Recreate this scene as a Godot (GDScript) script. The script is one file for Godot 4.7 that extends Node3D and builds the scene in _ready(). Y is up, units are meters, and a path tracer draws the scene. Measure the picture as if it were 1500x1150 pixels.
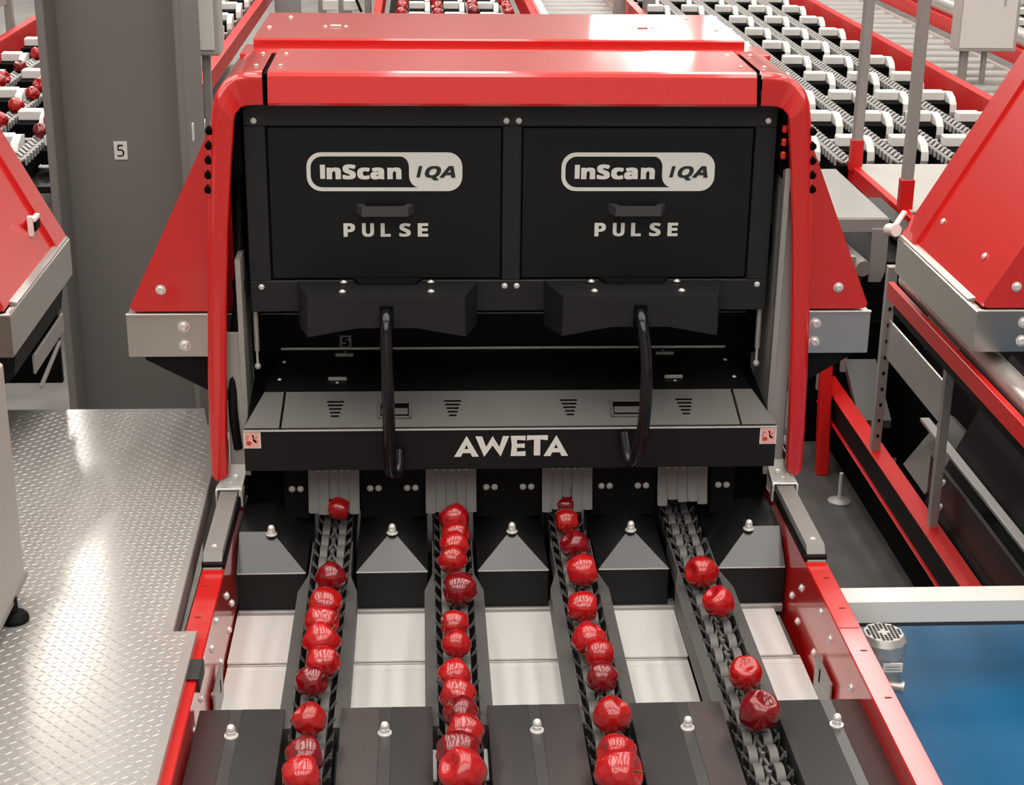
extends Node3D

# Apple inspection hall: an optical inspection machine over four carrier lanes.
# World: y up, the machine faces +z, x = 0 is its centre line, floor at y = 0.

var M := {}
var rng := RandomNumberGenerator.new()
const PILLAR_SIGN := Vector3(-1.25, 1.258, -5.678)
const LANES := [-0.42, -0.14, 0.14, 0.42]
const ORD := ["first", "second", "third", "fourth", "fifth", "sixth", "seventh", "eighth", "ninth", "tenth", "eleventh", "twelfth", "thirteenth"]
const LANE_WORD := ["leftmost lane", "second lane from the left", "third lane from the left", "rightmost lane"]


# ---------------------------------------------------------------- mesh builder
class G:
	var v := PackedVector3Array()
	var n := PackedVector3Array()
	var c := PackedColorArray()
	var use_c := false

	func tri(a: Vector3, b: Vector3, d: Vector3, na: Vector3, nb: Vector3, nd: Vector3) -> void:
		var g := (a - d).cross(a - b)
		if g.length_squared() < 1e-16:
			return
		if g.dot(na + nb + nd) < 0.0:
			v.append_array([a, d, b])
			n.append_array([na, nd, nb])
		else:
			v.append_array([a, b, d])
			n.append_array([na, nb, nd])

	func face(pts: Array, hint: Vector3) -> void:   # flat convex polygon
		var g: Vector3 = (pts[0] - pts[2]).cross(pts[0] - pts[1])
		if g.length_squared() < 1e-18 and pts.size() > 3:
			g = (pts[0] - pts[3]).cross(pts[0] - pts[2])
		g = g.normalized()
		if g.dot(hint) < 0.0:
			g = -g
		for i in range(1, pts.size() - 1):
			tri(pts[0], pts[i], pts[i + 1], g, g, g)

	func box(ce: Vector3, s: Vector3, ch := 0.0015, b := Basis.IDENTITY) -> void:   # chamfered box
		var h := s * 0.5
		ch = minf(ch, minf(h.x, minf(h.y, h.z)) * 0.6)
		var ax := [0, 1, 2]
		for a in ax:
			var p: int = (a + 1) % 3
			var q: int = (a + 2) % 3
			for sg in [-1.0, 1.0]:
				var pts := []
				for k in [[-1, -1], [1, -1], [1, 1], [-1, 1]]:
					var w := Vector3.ZERO
					w[a] = sg * h[a]
					w[p] = k[0] * (h[p] - ch)
					w[q] = k[1] * (h[q] - ch)
					pts.append(ce + b * w)
				var nn := Vector3.ZERO
				nn[a] = sg
				face(pts, b * nn)
			if ch > 0.0:
				for k in [[-1, -1], [1, -1], [1, 1], [-1, 1]]:
					var pts2 := []
					for e in [[-1, 0], [1, 0], [1, 1], [-1, 1]]:
						var w2 := Vector3.ZERO
						w2[a] = e[0] * (h[a] - ch)
						w2[p] = k[0] * (h[p] - (0.0 if e[1] == 0 else ch))
						w2[q] = k[1] * (h[q] - (ch if e[1] == 0 else 0.0))
						pts2.append(ce + b * w2)
					var n2 := Vector3.ZERO
					n2[p] = k[0]
					n2[q] = k[1]
					face(pts2, b * n2)
		if ch > 0.0:
			for i in 8:
				var sx := 1.0 if i & 1 else -1.0
				var sy := 1.0 if i & 2 else -1.0
				var sz := 1.0 if i & 4 else -1.0
				face([ce + b * Vector3(sx * h.x, sy * (h.y - ch), sz * (h.z - ch)), ce + b * Vector3(sx * (h.x - ch), sy * h.y, sz * (h.z - ch)), ce + b * Vector3(sx * (h.x - ch), sy * (h.y - ch), sz * h.z)], b * Vector3(sx, sy, sz))

	func bar(a: Vector3, b2: Vector3, w: float, t: float, ch := 0.001, up := Vector3.UP) -> void:   # box beam from a to b2, w across, t along up
		var z := (b2 - a).normalized()
		var x := up.cross(z)
		if x.length() < 0.01:
			x = Vector3.RIGHT
		x = x.normalized()
		box((a + b2) * 0.5, Vector3(w, t, a.distance_to(b2)), ch, Basis(x, z.cross(x), z))

	func extr(poly: Array, a: float, b: float, axis: String) -> void:   # axis x: (z,y); y: (x,z); z: (x,y)
		var pp := PackedVector2Array(poly)
		var area := 0.0
		for i in pp.size():
			area += pp[i].cross(pp[(i + 1) % pp.size()])
		var lift := func(p: Vector2, t: float) -> Vector3:
			if axis == "x":
				return Vector3(t, p.y, p.x)
			if axis == "y":
				return Vector3(p.x, t, p.y)
			return Vector3(p.x, p.y, t)
		var up: Vector3 = lift.call(Vector2.ZERO, 1.0)
		var lo := minf(a, b)
		var hi := maxf(a, b)
		var idx := Geometry2D.triangulate_polygon(pp)
		for i in range(0, idx.size(), 3):
			for e in [[lo, -up], [hi, up]]:
				tri(lift.call(pp[idx[i]], e[0]), lift.call(pp[idx[i + 1]], e[0]), lift.call(pp[idx[i + 2]], e[0]), e[1], e[1], e[1])
		for i in pp.size():
			var p := pp[i]
			var q := pp[(i + 1) % pp.size()]
			var d := q - p
			var o := Vector2(d.y, -d.x) * signf(area)
			face([lift.call(p, lo), lift.call(q, lo), lift.call(q, hi), lift.call(p, hi)], lift.call(o, 0.0))

	func loft(p: Array, q: Array, caps := true) -> void:   # two polygons of equal count, convex enough
		var cc := Vector3.ZERO
		for k in p.size():
			cc += (p[k] + q[k]) / (2.0 * p.size())
		for k in p.size():
			var l: int = (k + 1) % p.size()
			var m: Vector3 = (p[k] + p[l] + q[k] + q[l]) / 4.0
			face([p[k], p[l], q[l], q[k]], m - cc)
		if caps:
			for e in [p, q]:
				var m2 := Vector3.ZERO
				for w in e:
					m2 += w / e.size()
				face(e, m2 - cc)

	func grid(rows: Array, flip := false) -> void:   # smooth sheet over rows of points
		var R := rows.size()
		var C: int = rows[0].size()
		var nn := []
		for i in R:
			var row := PackedVector3Array()
			for j in C:
				var du: Vector3 = rows[mini(i + 1, R - 1)][j] - rows[maxi(i - 1, 0)][j]
				var dv: Vector3 = rows[i][mini(j + 1, C - 1)] - rows[i][maxi(j - 1, 0)]
				var k := du.cross(dv)
				k = k.normalized() if k.length() > 1e-12 else Vector3.UP
				row.append(-k if flip else k)
			nn.append(row)
		for i in R - 1:
			for j in C - 1:
				tri(rows[i][j], rows[i][j + 1], rows[i + 1][j + 1], nn[i][j], nn[i][j + 1], nn[i + 1][j + 1])
				tri(rows[i][j], rows[i + 1][j + 1], rows[i + 1][j], nn[i][j], nn[i + 1][j + 1], nn[i + 1][j])

	func lathe(pr: Array, at: Vector3, axis := Vector3.UP, seg := 16) -> void:   # profile of (radius, height), flat between points, smooth around
		var y := axis.normalized()
		var x := y.cross(Vector3(0.31, 0.2, 0.93)).normalized()
		var z := x.cross(y)
		for i in pr.size() - 1:
			var p: Vector2 = pr[i]
			var q: Vector2 = pr[i + 1]
			var d := q - p
			var o := Vector2(d.y, -d.x)
			for s in seg:
				var a0 := TAU * s / seg
				var a1 := TAU * (s + 1) / seg
				var r0 := x * cos(a0) + z * sin(a0)
				var r1 := x * cos(a1) + z * sin(a1)
				var n0 := (r0 * o.x + y * o.y).normalized()
				var n1 := (r1 * o.x + y * o.y).normalized()
				var A := at + r0 * p.x + y * p.y
				var B := at + r1 * p.x + y * p.y
				var D := at + r1 * q.x + y * q.y
				var E := at + r0 * q.x + y * q.y
				tri(A, B, D, n0, n1, n1)
				tri(A, D, E, n0, n1, n0)

	func tube(pts: Array, r: float, seg := 12, caps := true) -> void:
		var rings := []
		var t0: Vector3 = (pts[1] - pts[0]).normalized()
		var x := t0.cross(Vector3(0.37, 0.11, 0.92)).normalized()
		for i in pts.size():
			var t: Vector3 = (pts[mini(i + 1, pts.size() - 1)] - pts[maxi(i - 1, 0)]).normalized()
			x = (x - t * x.dot(t)).normalized()
			var y := t.cross(x)
			var ring := []
			for s in seg:
				var a := TAU * s / seg
				ring.append(x * cos(a) + y * sin(a))
			rings.append(ring)
		for i in pts.size() - 1:
			for s in seg:
				var e := (s + 1) % seg
				var a: Vector3 = rings[i][s]
				var b: Vector3 = rings[i][e]
				var d: Vector3 = rings[i + 1][e]
				var f: Vector3 = rings[i + 1][s]
				tri(pts[i] + a * r, pts[i] + b * r, pts[i + 1] + d * r, a, b, d)
				tri(pts[i] + a * r, pts[i + 1] + d * r, pts[i + 1] + f * r, a, d, f)
		if caps:
			for e in [[0, 1], [pts.size() - 1, pts.size() - 2]]:
				var nn: Vector3 = (pts[e[0]] - pts[e[1]]).normalized()
				for s in seg:
					tri(pts[e[0]], pts[e[0]] + rings[e[0]][s] * r, pts[e[0]] + rings[e[0]][(s + 1) % seg] * r, nn, nn, nn)

	func mesh() -> ArrayMesh:
		var a := []
		a.resize(Mesh.ARRAY_MAX)
		a[Mesh.ARRAY_VERTEX] = v
		a[Mesh.ARRAY_NORMAL] = n
		if use_c:
			a[Mesh.ARRAY_COLOR] = c
		var m := ArrayMesh.new()
		m.add_surface_from_arrays(Mesh.PRIMITIVE_TRIANGLES, a)
		return m


# ---------------------------------------------------------------- helpers
func mat(hex: String, rough: float, metal := 0.0, spec := 0.5) -> StandardMaterial3D:
	var m := StandardMaterial3D.new()
	m.albedo_color = Color(hex)
	m.roughness = rough
	m.metallic = metal
	m.metallic_specular = spec
	return m


func grain(m: StandardMaterial3D, scale: float, lo: float, hi: float, freq := 0.02, sd := 3) -> void:   # faint cloudy variation of colour
	var t := NoiseTexture2D.new()
	t.width = 256
	t.height = 256
	t.seamless = true
	var f := FastNoiseLite.new()
	f.seed = sd
	f.frequency = freq
	t.noise = f
	var ramp := Gradient.new()
	ramp.set_color(0, Color(lo, lo, lo))
	ramp.set_color(1, Color(hi, hi, hi))
	t.color_ramp = ramp
	m.albedo_texture = t
	m.uv1_triplanar = true
	m.uv1_world_triplanar = true
	m.uv1_scale = Vector3(scale, scale, scale)


func thing(called: String, label: String, category: String, at := Vector3.ZERO, group := "") -> Node3D:
	var o := Node3D.new()
	o.name = called
	o.position = at
	o.set_meta("label", label)
	o.set_meta("category", category)
	if group != "":
		o.set_meta("group", group)
	add_child(o, true)
	return o


func put(called: String, mesh: Mesh, m: Material, parent: Node, at := Vector3.ZERO, b := Basis.IDENTITY) -> MeshInstance3D:
	var o := MeshInstance3D.new()
	o.name = called
	o.mesh = mesh
	o.material_override = m
	o.transform = Transform3D(b, at)
	parent.add_child(o, true)
	return o


func part(called: String, g: G, m: Material, parent: Node) -> MeshInstance3D:   # g is in world space; the parent may stand elsewhere
	var off := Vector3.ZERO
	var p := parent
	while p != self:
		off += (p as Node3D).position
		p = p.get_parent()
	return put(called, g.mesh(), m, parent, -off)


func solo(called: String, g: G, m: Material, label: String, category: String, group := "") -> MeshInstance3D:
	var o := put(called, g.mesh(), m, self)
	o.set_meta("label", label)
	o.set_meta("category", category)
	if group != "":
		o.set_meta("group", group)
	return o


func struct(called: String, g: G, m: Material, label: String, category: String) -> MeshInstance3D:
	var o := solo(called, g, m, label, category)
	o.set_meta("kind", "structure")
	return o


func bx(ce: Vector3, s: Vector3, ch := 0.0015) -> G:
	var g := G.new()
	g.box(ce, s, ch)
	return g


func ex(poly: Array, a: float, b: float, axis: String) -> G:
	var g := G.new()
	g.extr(poly, a, b, axis)
	return g


func v2(a: Array) -> Array:
	var o := []
	for i in range(0, a.size(), 2):
		o.append(Vector2(a[i], a[i + 1]))
	return o


func smooth_path(p: Array, k := 6) -> Array:   # Catmull-Rom through the points
	var o := []
	for i in p.size() - 1:
		var a: Vector3 = p[maxi(i - 1, 0)]
		var d: Vector3 = p[mini(i + 2, p.size() - 1)]
		for j in k:
			o.append((p[i] as Vector3).cubic_interpolate(p[i + 1], a, d, float(j) / k))
	o.append(p[-1])
	return o


var _bolt := {}
func bolt(parent: Node, at: Vector3, axis: Vector3, r := 0.0065, called := "bolt") -> void:   # domed screw head on a washer
	var key := str(r)
	if not _bolt.has(key):
		var g := G.new()
		g.lathe([Vector2(r * 1.35, 0), Vector2(r * 1.35, r * 0.2), Vector2(r, r * 0.25), Vector2(r * 0.96, r * 0.5), Vector2(r * 0.75, r * 0.72), Vector2(r * 0.4, r * 0.82), Vector2(r * 0.36, r * 0.6), Vector2(0.0, r * 0.6)], Vector3.ZERO, Vector3.UP, 14)
		_bolt[key] = g.mesh()
	var y := axis.normalized()
	var x := y.cross(Vector3(0.3, 0.2, 0.93)).normalized()
	var off := Vector3.ZERO
	var p := parent
	while p != self:
		off += (p as Node3D).position
		p = p.get_parent()
	put(called, _bolt[key], M.steel, parent, at - off, Basis(x, y, x.cross(y)))


var _nut: Mesh
func acorn_nut(parent: Node, at: Vector3) -> void:
	if _nut == null:
		var g := G.new()
		g.lathe([Vector2(0.013, 0), Vector2(0.013, 0.0025), Vector2(0.007, 0.0025)], Vector3.ZERO, Vector3.UP, 20)
		g.lathe([Vector2(0.0095, 0.0025), Vector2(0.0095, 0.011), Vector2(0.0082, 0.012)], Vector3.ZERO, Vector3.UP, 6)
		g.lathe([Vector2(0.0082, 0.012), Vector2(0.0082, 0.016), Vector2(0.0074, 0.0195), Vector2(0.0055, 0.0225), Vector2(0.003, 0.024), Vector2(0, 0.0244)], Vector3.ZERO, Vector3.UP, 16)
		_nut = g.mesh()
	var off := Vector3.ZERO
	var p := parent
	while p != self:
		off += (p as Node3D).position
		p = p.get_parent()
	put("acorn_nut", _nut, M.steel, parent, at - off)


func letters(txt: String, r: Rect2, z: float, bold: float, shear := 0.0, depth := 0.0012, weight := 700) -> G:   # lettering fitted into a rectangle on a plane facing +z
	var t := TextMesh.new()
	var f := SystemFont.new()
	f.font_names = PackedStringArray(["Droid Sans"])
	f.font_weight = weight
	t.font = f
	t.font_size = 96
	t.text = txt
	t.depth = 0.01
	t.pixel_size = 0.01
	var a := t.get_mesh_arrays()
	var vs: PackedVector3Array = a[Mesh.ARRAY_VERTEX]
	var ns: PackedVector3Array = a[Mesh.ARRAY_NORMAL]
	var ix = a[Mesh.ARRAY_INDEX]
	var lo := Vector3(1e9, 1e9, 1e9)
	var hi := -lo
	for i in vs.size():
		vs[i].x += vs[i].y * shear
		lo = lo.min(vs[i])
		hi = hi.max(vs[i])
	var g := G.new()
	var order := []
	if ix != null and ix.size() > 0:
		order = Array(ix)
	else:
		order = range(vs.size())
	var shifts := [Vector2.ZERO] if bold <= 0.0 else [Vector2(-bold, -bold), Vector2(bold, bold), Vector2(bold, -bold), Vector2(-bold, bold)]
	var layer := 0
	for sh in shifts:
		var q := PackedVector3Array()
		for i in vs.size():
			var u := (vs[i] - lo) / (hi - lo)
			q.append(Vector3(r.position.x + u.x * r.size.x + sh.x, r.position.y + u.y * r.size.y + sh.y, z + u.z * depth + layer * 0.00005))
		for i in range(0, order.size(), 3):
			g.tri(q[order[i]], q[order[i + 1]], q[order[i + 2]], ns[order[i]], ns[order[i + 1]], ns[order[i + 2]])
		layer += 1
	return g


# ---------------------------------------------------------------- scene
func _ready() -> void:
	rng.seed = 11
	var cam := Camera3D.new()
	cam.name = "camera"
	cam.position = Vector3(-0.2046, 2.4655, 0.0)
	cam.rotation_order = EULER_ORDER_YXZ
	cam.rotation_degrees = Vector3(-20.406, -3.31, 0.7464)
	cam.fov = 27.04
	cam.near = 0.05
	cam.far = 200.0
	add_child(cam)
	cam.current = true

	var we := WorldEnvironment.new()
	we.name = "world_environment"
	var env := Environment.new()
	env.background_mode = Environment.BG_COLOR
	env.background_color = Color(0.35, 0.36, 0.37)
	env.tonemap_mode = Environment.TONE_MAPPER_LINEAR
	env.tonemap_exposure = 1.9
	env.sdfgi_enabled = true
	env.ssao_enabled = true
	env.ssil_enabled = true
	we.environment = env
	add_child(we)

	M.lamp_metal = mat("d8d8d6", 0.5)
	M.lamp_glow = mat("ffffff", 0.5)
	M.lamp_glow.emission_enabled = true
	M.lamp_glow.emission = Color(1.0, 0.985, 0.96)
	M.lamp_glow.emission_energy_multiplier = 1.0
	# ceiling lamps: long panels in three rows
	for i in 4:
		for k in 7:
			if k == 1 and i == 2:
				continue
			if k == 1 and i == 3:
				ceiling_lamp(Vector3(-4.05, 7.0, -16.8), Vector2(1.1, 2.4), 34.0, "the bright short one far behind the grey pillar")
				continue
			ceiling_lamp(Vector3((k - 3) * 1.85, 7.0, [3.6, -3.6, -11.0, -18.6][i]), Vector2(0.8, 6.0), 3.8, ORD[k] + " lamp row, " + ["behind the viewer", "over the machine", "beyond the machine", "over the far conveyors"][i])
	for p in [[5.4, -41.0, 60.0, "brightest, second from the right"], [4.4, -39.8, 10.0, "third from the right"], [7.3, -40.4, 9.0, "rightmost"], [5.3, -36.4, 12.0, "a little nearer"]]:
		ceiling_lamp(Vector3(p[0], 7.0, p[1]), Vector2(0.9, 1.7), p[2], "far end of hall, " + p[3])

	materials()
	hall()
	machine_hood()
	door_cabinet()
	sensor_box()
	wings()
	lanes()
	covers()
	rails()
	apples()
	platform()
	pillar()
	neighbours()
	right_side()
	background()


func ceiling_lamp(at: Vector3, size: Vector2, energy: float, where: String) -> void:
	var t := thing("ceiling_lamp", "long white lamp panel under the ceiling, " + where, "lamp", at, "ceiling lamps of the hall")
	part("housing", bx(at + Vector3(0, 0.04, 0), Vector3(size.x + 0.08, 0.07, size.y + 0.08), 0.01), M.lamp_metal, t)
	part("diffuser", bx(at, Vector3(size.x, 0.012, size.y), 0.002), M.lamp_glow, t)
	var l := AreaLight3D.new()
	l.name = "area_light"
	l.area_size = size
	l.light_energy = energy
	l.light_color = Color(1.0, 0.985, 0.96)
	l.area_range = 60.0
	l.area_attenuation = 2.0
	l.shadow_enabled = true
	l.position = Vector3(0, -0.02, 0)
	l.rotation_degrees = Vector3(-90, 0, 0)
	t.add_child(l)


func materials() -> void:
	M.red = mat("cd100d", 0.32)
	M.red.clearcoat_enabled = true
	M.red.clearcoat = 1.0
	M.red.clearcoat_roughness = 0.07
	M.red_satin = mat("cd120f", 0.42)
	M.black = mat("0e0e0e", 0.5, 0.0, 0.4)
	M.cover = mat("1b1b1b", 0.3, 0.0, 0.7)
	M.guard = mat("514f4d", 0.5)
	M.cover_front = mat("3b3a39", 0.34, 0.0, 0.6)
	M.black_mid = mat("1b1b1c", 0.5, 0.0, 0.45)
	M.handle = mat("403f3f", 0.45)
	M.black_soft = mat("0d0d0d", 0.6, 0.0, 0.3)
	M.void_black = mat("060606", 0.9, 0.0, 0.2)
	M.grey_lid = mat("676461", 0.5)
	M.rubber = mat("625f5c", 0.5)
	M.rubber_dark = mat("343332", 0.55)
	M.curtain = mat("7d7a78", 0.6)
	M.steel = mat("e8e5e1", 0.25, 0.35)
	M.stainless = mat("c6c2bc", 0.36, 0.6)
	M.stainless_dull = mat("aaa6a2", 0.5, 0.5)
	M.plate = mat("bfbbb6", 0.24, 0.4)
	M.bright_steel = mat("e8e5e0", 0.45, 0.0)
	M.white = mat("e9e6e1", 0.45)
	M.white_print = mat("e4e1da", 0.6)
	M.cabinet = mat("b9b5ae", 0.5)
	M.concrete = mat("8a8783", 0.7)
	grain(M.concrete, 0.6, 0.82, 1.0, 0.02)
	M.dark_floor = mat("55514e", 0.6)
	grain(M.dark_floor, 1.3, 0.75, 1.0, 0.015, 8)
	M.pillar = mat("7b7875", 0.5)
	M.mirror_steel = mat("a39e98", 0.2, 1.0)
	M.wing_steel = mat("bcb7b0", 0.32, 0.8)
	M.blue = mat("0f5a84", 0.3)
	M.glass_black = mat("101011", 0.15)
	M.wall = mat("cfcdc9", 0.8)
	M.ceiling = mat("dedcd8", 0.85)
	M.pink = mat("f0a8a0", 0.5)
	M.slot = mat("7a0f0d", 0.6)


func hall() -> void:
	struct("floor", bx(Vector3(0, -0.1, -19), Vector3(29, 0.2, 56)), M.concrete, "grey concrete hall floor under the machines", "floor")
	struct("ceiling", bx(Vector3(0, 7.4, -19), Vector3(29, 0.2, 56)), M.ceiling, "pale ceiling of the hall above the machines", "ceiling")
	struct("wall_left", bx(Vector3(-14.4, 3.65, -19), Vector3(0.2, 7.3, 56)), M.wall, "plain pale wall on the left of the hall", "wall")
	struct("wall_right", bx(Vector3(14.4, 3.65, -19), Vector3(0.2, 7.3, 56)), M.wall, "plain pale wall on the right of the hall", "wall")
	struct("wall_back", bx(Vector3(0, 3.65, -46.9), Vector3(28.6, 7.3, 0.2)), M.wall, "plain pale wall at the far end of the hall", "wall")
	struct("wall_front", bx(Vector3(0, 3.65, 8.9), Vector3(28.6, 7.3, 0.2)), M.wall, "plain pale wall behind the viewer", "wall")


func machine_hood() -> void:
	var t := thing("machine_hood", "glossy red arched hood over the black inspection doors", "hood", Vector3(0, 0.9, -3.8))
	# centre lip: sloped front and flat top
	var lip := v2([-3.60, 1.800, -3.597, 1.806, -3.612, 1.862, -3.618, 1.869, -3.628, 1.872, -3.93, 1.874, -3.93, 1.858, -3.64, 1.855, -3.62, 1.800])
	part("front_panel", ex(lip, -0.541, 0.541, "x"), M.red, t)
	# corner arms, left and right
	var outer := v2([0.552, 1.873, 0.585, 1.872, 0.612, 1.866, 0.634, 1.853, 0.65, 1.834, 0.660, 1.81, 0.667, 1.77, 0.674, 1.70, 0.686, 1.52, 0.697, 1.34, 0.705, 1.16, 0.709, 1.02, 0.709, 0.945])
	var inner := v2([0.552, 1.800, 0.57, 1.800, 0.588, 1.799, 0.602, 1.794, 0.611, 1.784, 0.615, 1.77, 0.618, 1.74, 0.624, 1.69, 0.640, 1.52, 0.652, 1.34, 0.661, 1.16, 0.667, 1.02, 0.668, 0.945])
	for s in [-1.0, 1.0]:
		var rows := []
		for i in outer.size():
			var o: Vector2 = outer[i]
			var p: Vector2 = inner[i]
			var d := (o - p).normalized()
			var zf := -3.585 - (0.018 if i < 4 else 0.0)
			var row := []
			row.append(Vector3(s * p.x, p.y, -3.606))
			row.append(Vector3(s * p.x, p.y, zf - 0.004))
			var pf := p + d * 0.004
			row.append(Vector3(s * pf.x, pf.y, zf))
			var rr := 0.016
			for k in 6:
				var a := PI * 0.5 * k / 5.0
				var q := o - d * rr * (1.0 - sin(a))
				row.append(Vector3(s * q.x, q.y, zf - rr * (1.0 - cos(a))))
			row.append(Vector3(s * o.x, o.y, -3.75))
			row.append(Vector3(s * o.x, o.y, -3.93 if i < 5 else -3.80))
			rows.append(row)
		var g := G.new()
		g.grid(rows, s < 0)
		# rounded-off foot
		var e: Array = rows[-1]
		var foot := []
		for w in e:
			var u: float = (absf(w.x) - 0.668) / 0.041
			foot.append(Vector3(w.x, 0.945 - 0.035 * sqrt(maxf(0.0, 1.0 - pow(2.0 * u - 1.0, 2.0) * 0.8)), w.z))
		g.grid([e, foot], s < 0)
		for k in e.size() - 1:
			g.face([foot[k], foot[k + 1], Vector3(s * 0.69, 0.93, -3.80)], Vector3.DOWN)
		var arm := part("corner_arm", g, M.red, t)
		# ventilation slots on the arm's outside and the lit ones seen inside
		for k in 5:
			var y := 1.745 - k * 0.033
			var xo := 0.6705 + (1.75 - y) * 0.066
			part("vent_slot", bx(Vector3(s * xo, y, -3.601), Vector3(0.018, 0.017, 0.03), 0.005), M.void_black, arm)
		# black inner liner of the arm
		part("liner", ex(v2([s * 0.609, 1.795, s * 0.609, 1.64, s * 0.627, 1.62, s * 0.624, 1.70, s * 0.618, 1.77]), -3.625, -3.86, "z"), M.void_black, t)
	for k in 3:
		part("lit_slot", bx(Vector3(0.6125, 1.747 - k * 0.03, -3.615), Vector3(0.012, 0.018, 0.012), 0.003), M.red, t)
	# gap strips, ledge and rear lid
	for s in [-1.0, 1.0]:
		part("seam", bx(Vector3(s * 0.5465, 1.834, -3.77), Vector3(0.011, 0.066, 0.31)), M.void_black, t)
	part("rear_ledge", bx(Vector3(0, 1.850, -3.975), Vector3(1.262, 0.036, 0.14), 0.003), M.red, t)
	var lid := part("rear_lid", ex(v2([-4.0, 1.862, -4.0, 1.884, -4.006, 1.888, -4.47, 1.888, -4.47, 1.70, -4.02, 1.70]), -0.607, 0.585, "x"), M.red, t)
	for x in [-0.42, 0.36]:
		part("hinge_plate", bx(Vector3(x, 1.8895, -4.21), Vector3(0.028, 0.005, 0.02), 0.002), M.stainless, lid)
		bolt(lid, Vector3(x - 0.026, 1.888, -4.21), Vector3.UP, 0.004, "screw")
		bolt(lid, Vector3(x + 0.026, 1.888, -4.21), Vector3.UP, 0.004, "screw")
	for p in [[-0.585, -4.19], [-0.545, -4.38], [0.50, -4.38], [0.545, -4.17]]:
		bolt(lid, Vector3(p[0], 1.888, p[1]), Vector3.UP, 0.005, "screw")
	for s in [-1.0, 1.0]:
		for p in [[0.518, -3.69], [0.518, -3.86], [0.572, -3.69], [0.572, -3.86]]:
			bolt(t, Vector3(s * p[0], 1.873, p[1]), Vector3.UP, 0.0042, "screw")


func badge(parent: Node, cx: float, cy: float, z: float) -> void:
	# rounded white plate, black field with a curved right edge, white and black lettering
	var w := 0.176
	var h := 0.0445
	var rr := func(hw: float, hh: float, r: float, x0: float, y0: float) -> Array:
		var o := []
		for q in 4:
			var c0 := Vector2(hw - r, hh - r) * Vector2([1, -1, -1, 1][q], [1, 1, -1, -1][q])
			for k in 7:
				var a := PI * 0.5 * (q + k / 6.0)
				o.append(Vector2(x0 + c0.x + r * cos(a), y0 + c0.y + r * sin(a)))
		return o
	var b := part("badge", ex(rr.call(w, h, 0.033, cx, cy), z, z + 0.002, "z"), M.white_print, parent)
	var field := []
	var hw := w - 0.009
	var hh := h - 0.009
	for q in [1, 2]:
		for k in 7:
			var a = PI * 0.5 * (q + k / 6.0)
			var sx := -1.0
			var sy := 1.0 if q == 1 else -1.0
			field.append(Vector2(cx + sx * (hw - 0.026) + 0.026 * cos(a), cy + sy * (hh - 0.026) + 0.026 * sin(a)))
	# right edge: S curve
	for k in 9:
		var a := PI * 0.5 * k / 8.0
		field.append(Vector2(cx + 0.077 - 0.022 * sin(a), cy - hh + 0.028 * (1.0 - cos(a))))
	for k in 9:
		var a := PI * 0.5 * k / 8.0
		field.append(Vector2(cx + 0.055 - 0.020 * (1.0 - cos(a)), cy + hh - 0.024 * (1.0 - sin(a))))
	part("black_field", ex(field, z + 0.002, z + 0.0026, "z"), M.black, b)
	var w1 := letters("nScan", Rect2(cx - 0.1295, cy - 0.0155, 0.166, 0.0315), z + 0.0026, 0.0014)
	w1.extr(v2([cx - 0.1455, cy - 0.0155, cx - 0.1345, cy - 0.0155, cx - 0.1345, cy + 0.0165, cx - 0.1455, cy + 0.0165]), z + 0.0026, z + 0.0038, "z")
	part("lettering", w1, M.white_print, b)
	var w2 := letters("QA", Rect2(cx + 0.0915, cy - 0.0185, 0.068, 0.0315), z + 0.002, 0.0007, 0.22)
	w2.extr(v2([cx + 0.0715, cy - 0.0125, cx + 0.0795, cy - 0.0125, cx + 0.0855, cy + 0.0135, cx + 0.0775, cy + 0.0135]), z + 0.002, z + 0.0032, "z")
	part("lettering", w2, mat("1b2024", 0.6), b)


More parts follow.
